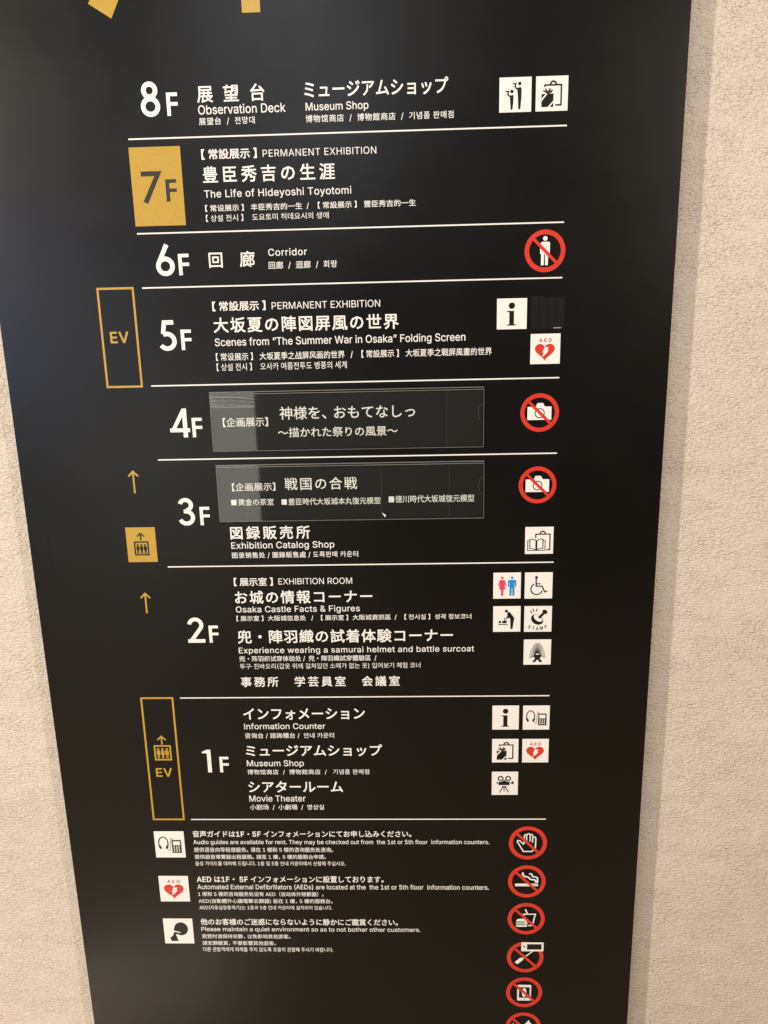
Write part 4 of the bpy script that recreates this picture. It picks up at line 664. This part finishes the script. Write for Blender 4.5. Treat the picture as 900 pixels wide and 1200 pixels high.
lettering("elevator_letters", "EV", -49.3, -24.2, 211.2, 226.2, 'S', 'b', e, 'gold', 0.35)
S = Sheet(); frame(S, -60.2, 744.8, -10.0, 954.5, 2.8, 'gold'); e = S.build("elevator_box", board, "tall gold outlined box with a lift symbol beside 1F")
lettering("elevator_letters", "EV", -47.6, -22.6, 863.6, 878.4, 'S', 'b', e, 'gold', 0.35)
S = Sheet(); lift_people(S, -47.2, 824.6, -20.8, 850.4, 2.5, 'gold'); arrow(S, -34.0, 808.3, 823.4, 6.3, 7.4, 2.2, 'gold'); S.build("lift_symbol", e)
for y0, y1 in ((399.6, 432.0), (579.2, 611.0)):
    S = Sheet(); arrow(S, -36.9, y0, y1, 6.9, 8.4, 2.5, 'gold'); S.build("arrow", board, "thin gold arrow pointing up")
S = Sheet(); S.rect(-56.0, 481.5, -13.6, 533.0, 'gold'); e = S.build("lift_tile", board, "gold tile with a dark lift symbol")
S = Sheet(h=0.5); lift_people(S, -45.6, 502.2, -24.6, 523.0, 1.9, 'black'); arrow(S, -35.2, 489.2, 500.6, 5.0, 5.8, 1.7, 'black'); S.build("lift_symbol", e)

# ---------------------------------------------------------------- pictogram tiles
class Unit(Sheet):
    """0-100 drawing coordinates (y down) inside a tile"""
    def __init__(self, x, y, s, h=0.5):
        super().__init__(h); self.ox, self.oy, self.k = x, y, s / 100.0
    def T(self, p): return (self.ox + p[0] * self.k, self.oy + p[1] * self.k)
    def p(self, pts, m='black'): self.poly([self.T(q) for q in pts], m)
    def l(self, pts, w, m='black', closed=False): self.line([self.T(q) for q in pts], w * self.k, m, closed)
    def c(self, x, y, r, m='black', ry=None, rot=0.0, n=28):
        X, Y = self.T((x, y)); self.disc(X, Y, r * self.k, m, (ry * self.k if ry else None), n, rot)
    def o(self, x, y, r, w, m='black'):
        X, Y = self.T((x, y)); self.ring(X, Y, r * self.k, w * self.k, m)
    def a(self, x, y, r, a0, a1, w, m='black', ry=None):
        X, Y = self.T((x, y)); self.arc(X, Y, r * self.k, a0, a1, w * self.k, m, (ry * self.k if ry else None))
    def r(self, x0, y0, x1, y1, m='black'): self.p([(x0, y0), (x1, y0), (x1, y1), (x0, y1)], m)

def sym_view(u):
    for (hx, hy, dx, dy) in ((63, 18, 0, 0),):
        u.c(63, 18.5, 5); u.p([(41, 16), (47, 17.5), (52, 15.5), (53, 20), (49, 21), (46, 19.5), (41, 20)])
        u.l([(51, 18), (48.6, 26), (52, 32), (62, 33)], 4.2)
        u.p([(55, 31), (66, 28.5), (69, 34), (68.5, 60), (65.8, 90), (64, 92), (61, 92), (59.6, 90), (57.5, 50)])
    u.c(39, 40.5, 5); u.p([(18.5, 38), (24, 39), (29.5, 37.5), (30.5, 42), (27, 43), (24, 41.5), (18.5, 42)])
    u.l([(28.5, 40), (26, 47), (30, 53), (40, 54.5)], 4.0)
    u.p([(32.5, 53), (42, 50), (44, 55), (43.5, 72), (41, 91), (39.5, 93), (37, 93), (35.8, 91), (34, 70)])
def sym_shop(u):
    u.a(54, 25, 9.0, 0, 180, 5, ry=10); u.l([(28, 31), (28, 25.5), (79, 25.5), (79, 83), (61, 83)], 4.6)
    u.p([(18, 51), (31, 50), (18, 64)]); u.p([(37, 50), (55, 50), (55, 70), (37, 88), (18, 88), (18, 72)]); u.p([(55, 76), (55, 88), (44, 88)])
    for q in ((23, 41), (29.5, 35), (45, 35), (52, 40), (50, 45)): u.l([(37.5, 50), ((37.5 + q[0]) / 2 - .5, (50 + q[1]) / 2 - 1.5), q], 4)
def sym_info(u):
    u.c(49.5, 23.5, 10.4); u.p([(34, 40.5), (57, 40.5), (57, 83), (58, 84.5), (64, 84.8), (64, 88), (34, 88), (34, 84.8), (40.5, 84.5), (41.5, 83), (41.5, 46), (40, 44.2), (34, 44)])
def sym_aed(u):
    P = []
    for k in range(48):
        t = k * 2 * math.pi / 48
        x = 16 * math.sin(t) ** 3; y = 13 * math.cos(t) - 5 * math.cos(2 * t) - 2 * math.cos(3 * t) - math.cos(4 * t)
        P.append((48.5 + x * 33.5 / 16, 33 + (12 - y) * 57 / 29))
    u.p(P, 'red'); u.p([(47, 45), (61.5, 45), (57, 53.5), (61, 55), (54, 65), (38.5, 77), (45, 64.5), (41, 62)], 'white')
def sym_book(u):
    u.a(62, 26, 8.6, 0, 180, 4.6, ry=9.5); u.l([(37.5, 41), (37.5, 27), (88, 27), (88, 85), (76, 85)], 4.2)
    u.l([(16, 51), (9.5, 51), (9.5, 87), (71, 87), (71, 51), (65, 51)], 2.7)
    u.l([(17, 81), (17, 46), (25, 44.5), (32, 46), (39, 51)], 3); u.l([(63.5, 81), (63.5, 46), (56, 44.5), (48, 46), (41, 51)], 3)
    u.l([(17, 80), (30, 81), (39, 85)], 2.6); u.l([(63.5, 80), (50, 81), (41, 85)], 2.6); u.r(37.2, 50, 43.2, 88.5)
def sym_wc(u):
    u.c(32, 20, 4.9, 'pink'); u.p([(25, 28), (39, 28), (42, 31), (47, 51), (43.6, 53), (38.5, 40), (44, 64), (37.2, 64), (36.2, 89), (28.2, 89), (27.5, 64), (20.5, 64), (26, 40), (20.6, 53), (17.2, 51), (22, 31)], 'pink')
    u.c(68, 20, 4.9, 'blue'); u.p([(57, 28), (79, 28), (83, 32), (83, 55), (79, 55), (78.4, 37), (77, 37), (77, 89), (69.8, 89), (69.2, 60), (66.8, 60), (66.2, 89), (59, 89), (59, 37), (57.6, 37), (57, 55), (53, 55), (53, 32)], 'blue')
def sym_wheel(u):
    u.c(42, 19, 5.2); u.l([(40.6, 22), (41.5, 52.5), (62, 52.5), (73, 75), (82, 71)], 4.6); u.l([(41.5, 43.5), (57.5, 43.5)], 4)
    u.a(43.5, 63.5, 21, 117, 343, 4.2)
def sym_nurse(u):
    u.c(48, 19, 5.6); u.p([(55, 22), (60, 23), (76, 44), (76.5, 50), (70.8, 89.5), (64, 89.5), (62.5, 52), (60, 45), (52, 47), (49, 44), (52, 36), (51, 29)])
    u.l([(54, 40), (50, 47.5), (40, 49)], 3.6)
    u.c(24.5, 61.5, 4.8); u.p([(33, 66), (33, 55.5), (37, 59), (41, 52), (45, 58), (47.5, 52.5), (50, 57), (49, 66)]); u.r(19, 70, 53, 73)
def sym_stamp(u):
    u.c(47, 52, 24, 'black', 18.5, math.radians(38)); u.c(50.5, 46.5, 18.5, 'white', 11, math.radians(38))
    u.c(56, 43.5, 6.2, 'black', 4.2, math.radians(38)); u.l([(56, 43), (70, 28)], 9.5); u.c(74.5, 22.5, 9.8, 'black', 7.6, math.radians(38))
    u.l([(22, 17), (28, 28)], 3.4); u.l([(30, 10), (35.5, 21)], 3.4); u.l([(46, 10), (43, 21)], 3.4)
def sym_fan(u):
    for k in range(27):
        a = math.radians(-12 + 204 * k / 26); c, s = math.cos(a), math.sin(a)
        rx = 31 if k % 2 else 29.5; ry = 55 if k % 2 else 52
        p0 = (50.5 + c * 9, 66 - s * 11); p1 = (50.5 + c * rx, 66 - s * ry * (0.55 + 0.45 * max(0, s)))
        u.l([p0, p1], 1.25, 'black')
    u.p([(37, 60), (64, 60), (63, 68), (59, 75), (69.5, 89), (57, 89), (55, 81), (46, 81), (44, 89), (31.5, 89), (42.5, 75), (38, 68)])
def sym_audio(u):
    u.a(28.8, 46, 15.4, 218, -38, 3.6, ry=24.5); u.l([(14.6, 54), (20, 66)], 7.2); u.l([(43, 54), (37.6, 66)], 7.2)
    u.l([(42, 67), (46, 75), (50.5, 72), (52, 46), (54.5, 28), (58.5, 27), (61, 34)], 1.3)
    u.p([(59, 33), (87, 33), (88.5, 35), (88.5, 80), (87, 82), (58.5, 82), (57, 80), (57, 35)]); u.r(61, 38, 84.5, 53, 'white')
    for a in range(3):
        for b in range(3): u.r(62 + a * 8.2, 57.5 + b * 7.6, 66.5 + a * 8.2, 62 + b * 7.6, 'white')
def sym_movie(u):
    u.o(33.5, 29, 8.7, 4.8); u.o(62, 29, 8.7, 4.8); u.r(26, 43, 68, 57.5); u.p([(37, 43), (47.8, 35), (58, 43)]); u.p([(72, 47), (83, 39.5), (83, 54.5), (72, 50)]); u.r(19, 43, 23, 53)
    u.r(38, 62, 57, 66.5); u.l([(43.5, 66), (29.5, 89.5)], 3.3); u.l([(47.3, 66), (47.3, 86)], 2.8); u.l([(51, 66), (65.5, 89.5)], 3.3)
def sym_quiet(u):
    u.c(59, 41, 23.5, 'black', 26); u.p([(35, 38), (32.5, 50), (38, 53), (37, 60), (44, 63), (52, 60)])
    u.p([(33, 47), (56, 54), (56, 57.5), (33, 52)], 'white'); u.p([(35, 53.5), (38.5, 54.5), (40, 65), (46.5, 90), (23.5, 90), (18.5, 77), (28.5, 69)])

def tile(x, y, s, fn, label, extra=None):
    S = Sheet(); S.rect(x, y, x + s, y + s, 'white'); t = S.build("pictogram", board, label)
    u = Unit(x, y, s); fn(u); u.build("symbol", t)
    if extra: extra(t, x, y, s / 100.0)
    return t
def aed_word(t, x, y, k):
    lettering("letters", "AED", x + 28.5 * k, x + 71 * k, y + 15 * k, y + 27.5 * k, 'T', 'b', t, 'crimson', 0.6)
def stamp_word(t, x, y, k):
    for ch, cx, cy, r, w in (('S', 19.5, 80.5, .35, 7.5), ('T', 33.5, 85.5, .17, 7.5), ('A', 48, 87.5, 0, 9.5), ('M', 63.5, 85.5, -.17, 10.5), ('P', 79, 80.5, -.35, 7.5)):
        lettering("letter", ch, x + (cx - w / 2) * k, x + (cx + w / 2) * k, y + (cy - 6.4) * k, y + (cy + 6.4) * k, 'S', 'b', t, 'black', 0.6, rot=r)
CA, CB, s = 466.3, 511.0, 39.3
tile(CA - .1, -80.9, s, sym_view, "white tile with two people using binoculars, beside 8F")
tile(CB - .2, -80.9, s, sym_shop, "white tile with a shopping bag and gift, beside 8F")
tile(CA, 180.4, 39.1, sym_info, "white information tile beside 5F")
tile(CB, 226.3, 39.1, sym_aed, "white tile with a red heart and AED, beside 5F", aed_word)
tile(509.4, 489.0, 39.3, sym_book, "white tile with an open book and bag, beside 3F")
tile(465.7, 555.4, 39.0, sym_wc, "white toilet tile with red woman and blue man")
tile(510.2, 555.6, 39.2, sym_wheel, "white tile with a wheelchair user")
tile(466.0, 605.9, 39.2, sym_nurse, "white baby changing tile")
tile(510.5, 606.2, 39.3, sym_stamp, "white tile with a rubber stamp", stamp_word)
tile(510.7, 657.4, 39.4, sym_fan, "white tile with a feathered battle surcoat")
tile(466.5, 761.9, s, sym_info, "white information tile beside 1F")
tile(511.8, 762.2, s, sym_audio, "white audio guide tile beside 1F")
tile(466.7, 816.6, s, sym_shop, "white tile with a shopping bag and gift, beside 1F")
tile(511.8, 816.8, s, sym_aed, "white tile with a red heart and AED, beside 1F", aed_word)
tile(466.8, 871.6, 39.6, sym_movie, "white tile with a film camera")
tile(-61.2, 974.4, 47.4, sym_audio, "larger white audio guide tile at the foot of the list")
tile(-61.2, 1055.7, 47.6, sym_aed, "larger white AED tile at the foot of the list", aed_word)
tile(-61.1, 1135.7, 47.9, sym_quiet, "white tile with a head and a finger at the lips")

# ---------------------------------------------------------------- prohibition roundels
def ban(cx, cy, d, fn, label, w=6.3, late=None):
    S = Sheet(); S.ring(cx, cy, d / 2 - w / 2, w, 'red', n=64); t = S.build("prohibition_sign", board, label)
    U = Unit(cx, cy, 100, 0.5); fn(U); U.build("symbol", t)
    S = Sheet(h=1.15); q = (d / 2 - w * .6) * 0.7071; b = w * .67
    S.line([(cx - q, cy - q), (cx + q, cy + q)], b, 'red'); S.build("slash", t)
    if late:
        U = Unit(cx, cy, 100, 1.3); late(U); U.build("symbol", t)
def b_person(u):
    u.c(0, -15.2, 2.9, 'white'); u.p([(-4.2, -11.2), (4.6, -11.2), (6.2, -9.4), (6.2, 3.4), (4.2, 3.6), (4.0, 17.5), (0.4, 17.5), (0.2, 4), (-1.0, 4), (-1.2, 17.5), (-4.9, 17.5), (-4.9, 3.6), (-6.3, 3.4), (-6.3, -9)], 'white')
def b_camera(u):
    u.p([(-16.4, -8), (-5.4, -8), (-3.2, -12.9), (4.2, -12.9), (6.8, -8.2), (15.8, -8), (15.8, 9.7), (-16.4, 9.7)], 'white'); u.o(0, .7, 6.1, 1.3)
def b_hand(u):
    u.l([(-2.2, -3.5), (-2.2, -13.5), (-3.9, -15.2), (-5.6, -14), (-5.9, 0.5), (-7, 1.6), (-12.5, -4.3), (-15.2, -5), (-16.6, -3), (-6.8, 14.8), (6.2, 14.8), (11.6, 9), (12, -8.6), (10.6, -10.8), (8.4, -10.8), (7.2, -9.6), (7, -1.2)], 1.9, 'white')
    u.l([(-2.2, -13.2), (-1.2, -16), (1, -17), (3, -15.8), (3.2, -13), (3.1, -3)], 1.8, 'white'); u.l([(3.2, -14.5), (5.2, -15.6), (7, -14), (7.2, -9)], 1.8, 'white')
def b_smoke(u):
    u.r(-18.3, 3.6, 12.0, 8.5, 'white'); u.r(12.8, 3.6, 14.7, 8.5, 'white'); u.r(15.4, 3.6, 17.6, 8.5, 'white')
    u.l([(-6.2, -17), (-6.8, -13.5), (-4, -9.6), (0, -8.6), (3, -7.6), (5, -4.6), (8, -3.6), (11.5, -3.4), (13.8, -1.5), (14.2, 2.2)], 2.6, 'white')
    u.l([(3.2, -14.2), (6.2, -14.4), (8, -12.5), (8.6, -9.8), (11, -8.6), (14.5, -8.4), (16.6, -6.4), (16.6, 2.2)], 2.4, 'white')
def b_food(u):
    u.p([(-16, 4.6), (-15.4, 2), (-12.6, 0.2), (-8, -.4), (-2, .2), (1.2, 2), (2, 4.6)], 'white'); u.r(-16.2, 5.2, 2.2, 6.6, 'midgrey'); u.r(-15.8, 7.2, 2, 9, 'white')
    u.r(-16, 9.5, 2, 11, 'midgrey'); u.p([(-16, 11.6), (2, 11.6), (1.6, 14), (0.6, 14.9), (-14.8, 14.9), (-15.8, 14)], 'white')
    u.l([(0.6, 10.4), (-4.4, -8.8), (14.2, -8.8), (10.0, 12.4), (3.4, 12.4)], 2.1, 'white'); u.l([(-1.6, -17.8), (1.6, -9.8)], 2.3, 'white')
def b_stick(u):
    u.l([(13.4, -12.8), (-5.2, 3.4)], 1.9, 'white'); u.p([(-7.6, .8), (-5.6, 1.0), (-2.9, 3.9), (-3.4, 5.6), (-12.4, 13.6), (-17, 9.6)], 'white')
def b_stick_late(u):
    u.p([(-6.1, -29.2), (28.2, -29.2), (28.9, -28.4), (28.9, -13), (28.2, -12.2), (-6.1, -12.2), (-6.8, -13), (-6.8, -28.4)], 'white'); u.r(2.5, -25.8, 25.6, -15.5); u.c(-2.1, -21.1, 1.5)
def b_phone(u):
    u.p([(-10.3, -15), (10.2, -15), (11.2, -14), (11.2, 15), (10.2, 16), (-10.3, 16), (-11.3, 15), (-11.3, -14)], 'white'); u.r(-8.4, -10.4, 9, 10.5); u.c(0, 0, 3.7, 'white', 8.9); u.c(0, 13.2, 1.1)
def b_last(u):
    u.p([(8.8, -14.5), (10.6, -9.5), (14, -6.5), (12, 2), (14, 9), (9, 13), (2, 9), (0, 2), (2, -6)], 'white'); u.p([(-17, -9), (-14.5, -5), (-12, -4), (-8, 6), (-12, 8), (-17, 2)], 'white')
ban(526.9, 122.6, 52.2, b_person, "red ring over a white standing person, no waiting, beside 6F", 5.9)
ban(525.2, 329.9, 51.8, b_camera, "red ring over a white camera, beside 4F", 5.6)
ban(524.8, 429.4, 51.8, b_camera, "red ring over a white camera, beside 3F", 5.6)
ban(523.7, 995.7, 58.9, b_hand, "red ring over a white hand outline")
ban(523.4, 1065.0, 58.9, b_smoke, "red ring over a lit cigarette")
ban(523.9, 1134.0, 58.9, b_food, "red ring over a burger and drink")
ban(523.7, 1207.0, 58.9, b_stick, "red ring over a telephone on a selfie stick", late=b_stick_late)
ban(523.5, 1275.9, 58.9, b_phone, "red ring over a white mobile telephone")
ban(523.4, 1345.5, 58.9, b_last, "lowest red ring, cut off by the bottom of the picture")

# old marks on the board
S = Sheet(h=0.05)
S.poly([(-171, 482), (-168.6, 486), (-168.4, 498), (-169.6, 507), (-171.8, 500), (-171.2, 492)], 'scuff'); S.line([(-169.6, 505), (-168.8, 530), (-167.8, 552), (-166.4, 574)], 0.9, 'scuff')
S.build("scuff_mark", board, "thin dark scuff near the left edge")

# ---------------------------------------------------------------- clear holders with changeable cards
def holder(x0, y0, x1, y1, texts, label, seams, glabel):
    t = thing("card_holder", label, "sign holder", W3((x0 + x1) / 2, y1, 0.2), "clear card holders on the directory board")
    box("card", x0 + 1.5, y0 + 5, x1 - 1.5, y1 - 1.5, 0.25, 0.75, 'card', t)
    for (tx, a, b, yt, yb, mode, wt) in texts:
        lettering("card_lettering", tx, a, b, yt, yb, mode, 'm', t, 'white', 0.85)
    import bmesh
    c = box("clear_cover", x0 + .7, y0 + 4.2, x1 - .7, y1 - .7, 1.6, 3.0, 'clear', t)
    # edges of the plastic, refracted brightness painted as lighter grey
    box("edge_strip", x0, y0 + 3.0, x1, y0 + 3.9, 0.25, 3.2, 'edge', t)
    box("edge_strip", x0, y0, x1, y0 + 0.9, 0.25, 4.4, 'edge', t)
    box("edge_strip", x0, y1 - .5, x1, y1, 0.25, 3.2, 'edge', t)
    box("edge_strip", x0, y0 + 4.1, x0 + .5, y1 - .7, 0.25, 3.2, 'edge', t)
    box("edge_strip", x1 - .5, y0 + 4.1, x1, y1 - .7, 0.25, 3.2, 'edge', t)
    box("top_channel", x0, y0 + 1.0, x1, y0 + 2.9, 0.25, 4.2, 'clear', t)
    for sx in seams:
        S = Sheet(h=1.2); S.rect(sx - .16, y0 + 5, sx + .16, y1 - 2, 'seam'); S.build("seam", t)
    S = Sheet(h=3.05); ym = (y0 + y1) / 2 - 6
    S.arc(x1 - .6, ym, 7.0, 95, 265, 0.35, 'seam', ry=12.5); S.build("finger_notch", t)
    return t
upper = holder(79.0, 293.4, 450.2, 374.8, CARD_ONE, "clear plastic holder with a two line Japanese card, beside floor number 4F", (400.2,), None)
holder(80.8, 393.6, 451.2, 474.8, CARD_TWO, "clear plastic holder with a card listing three square bullets, above the 3F catalogue shop", (309.4, 403.3), None)

# the clear film of the upper holder has slipped into shallow folds at its top left corner
S = Sheet(); nx, ny = 48, 60
for j in range(ny + 1):
    for i in range(nx + 1):
        u, v = i / nx, j / ny
        x = 80.0 + u * 62; y = 297.9 + v * 17.5
        env = math.sin(math.pi * min(1, v * 1.02)) ** 0.7 * math.sin(math.pi * u) ** 0.35
        yy = v * 17.5 - u * u * 3.5
        S.v.append((x, y, 3.02 + 0.02 + env * (0.22 + 0.20 * math.sin(yy * 1.25 + 0.8 * math.sin(u * 3)))))
for j in range(ny):
    for i in range(nx):
        a = j * (nx + 1) + i
        S.f.append([a, a + nx + 1, a + nx + 2, a + 1]); S.mi.append(0)
S.mats = ['clear']
film = S.build("folded_film", upper)
for p in film.data.polygons: p.use_smooth = True

# paper chip caught under the lower holder's edge
S = Sheet(h=3.3); S.poly([(309.2, 464.4), (315.2, 468.2), (313.8, 471.4)], 'white')
chip = S.build("paper_chip", None); chip['label'] = "tiny white chip stuck at the lower edge of the 3F card holder"; chip['category'] = "chip"

# black tape that covers a withdrawn pictogram beside 5F
tp = thing("cover_tape", "black tape patch hiding a withdrawn pictogram, right of the information tile beside 5F", "tape", W3(532, 221, 0.2))
for k in range(4):
    xa = 510.4 + k * 11.0
    box("tape_strip", xa, 179.9 + (k % 2) * .4, xa + 10.7, 220.6 - (k % 2) * .3, 0.2, 0.50 + 0.09 * (k % 2), 'tape', tp)
S = Sheet(h=0.85); S.rect(540.2, 218.5, 550.2, 219.6, 'midgrey'); S.build("uncovered_edge", tp)
S = Sheet(h=0.85); S.poly([(511, 179.8), (527, 179.2), (527, 179.8), (511, 180.5)], 'grey7'); S.build("uncovered_edge", tp)

# cleanup
for me in list(bpy.data.meshes):
    if me.users == 0: bpy.data.meshes.remove(me)
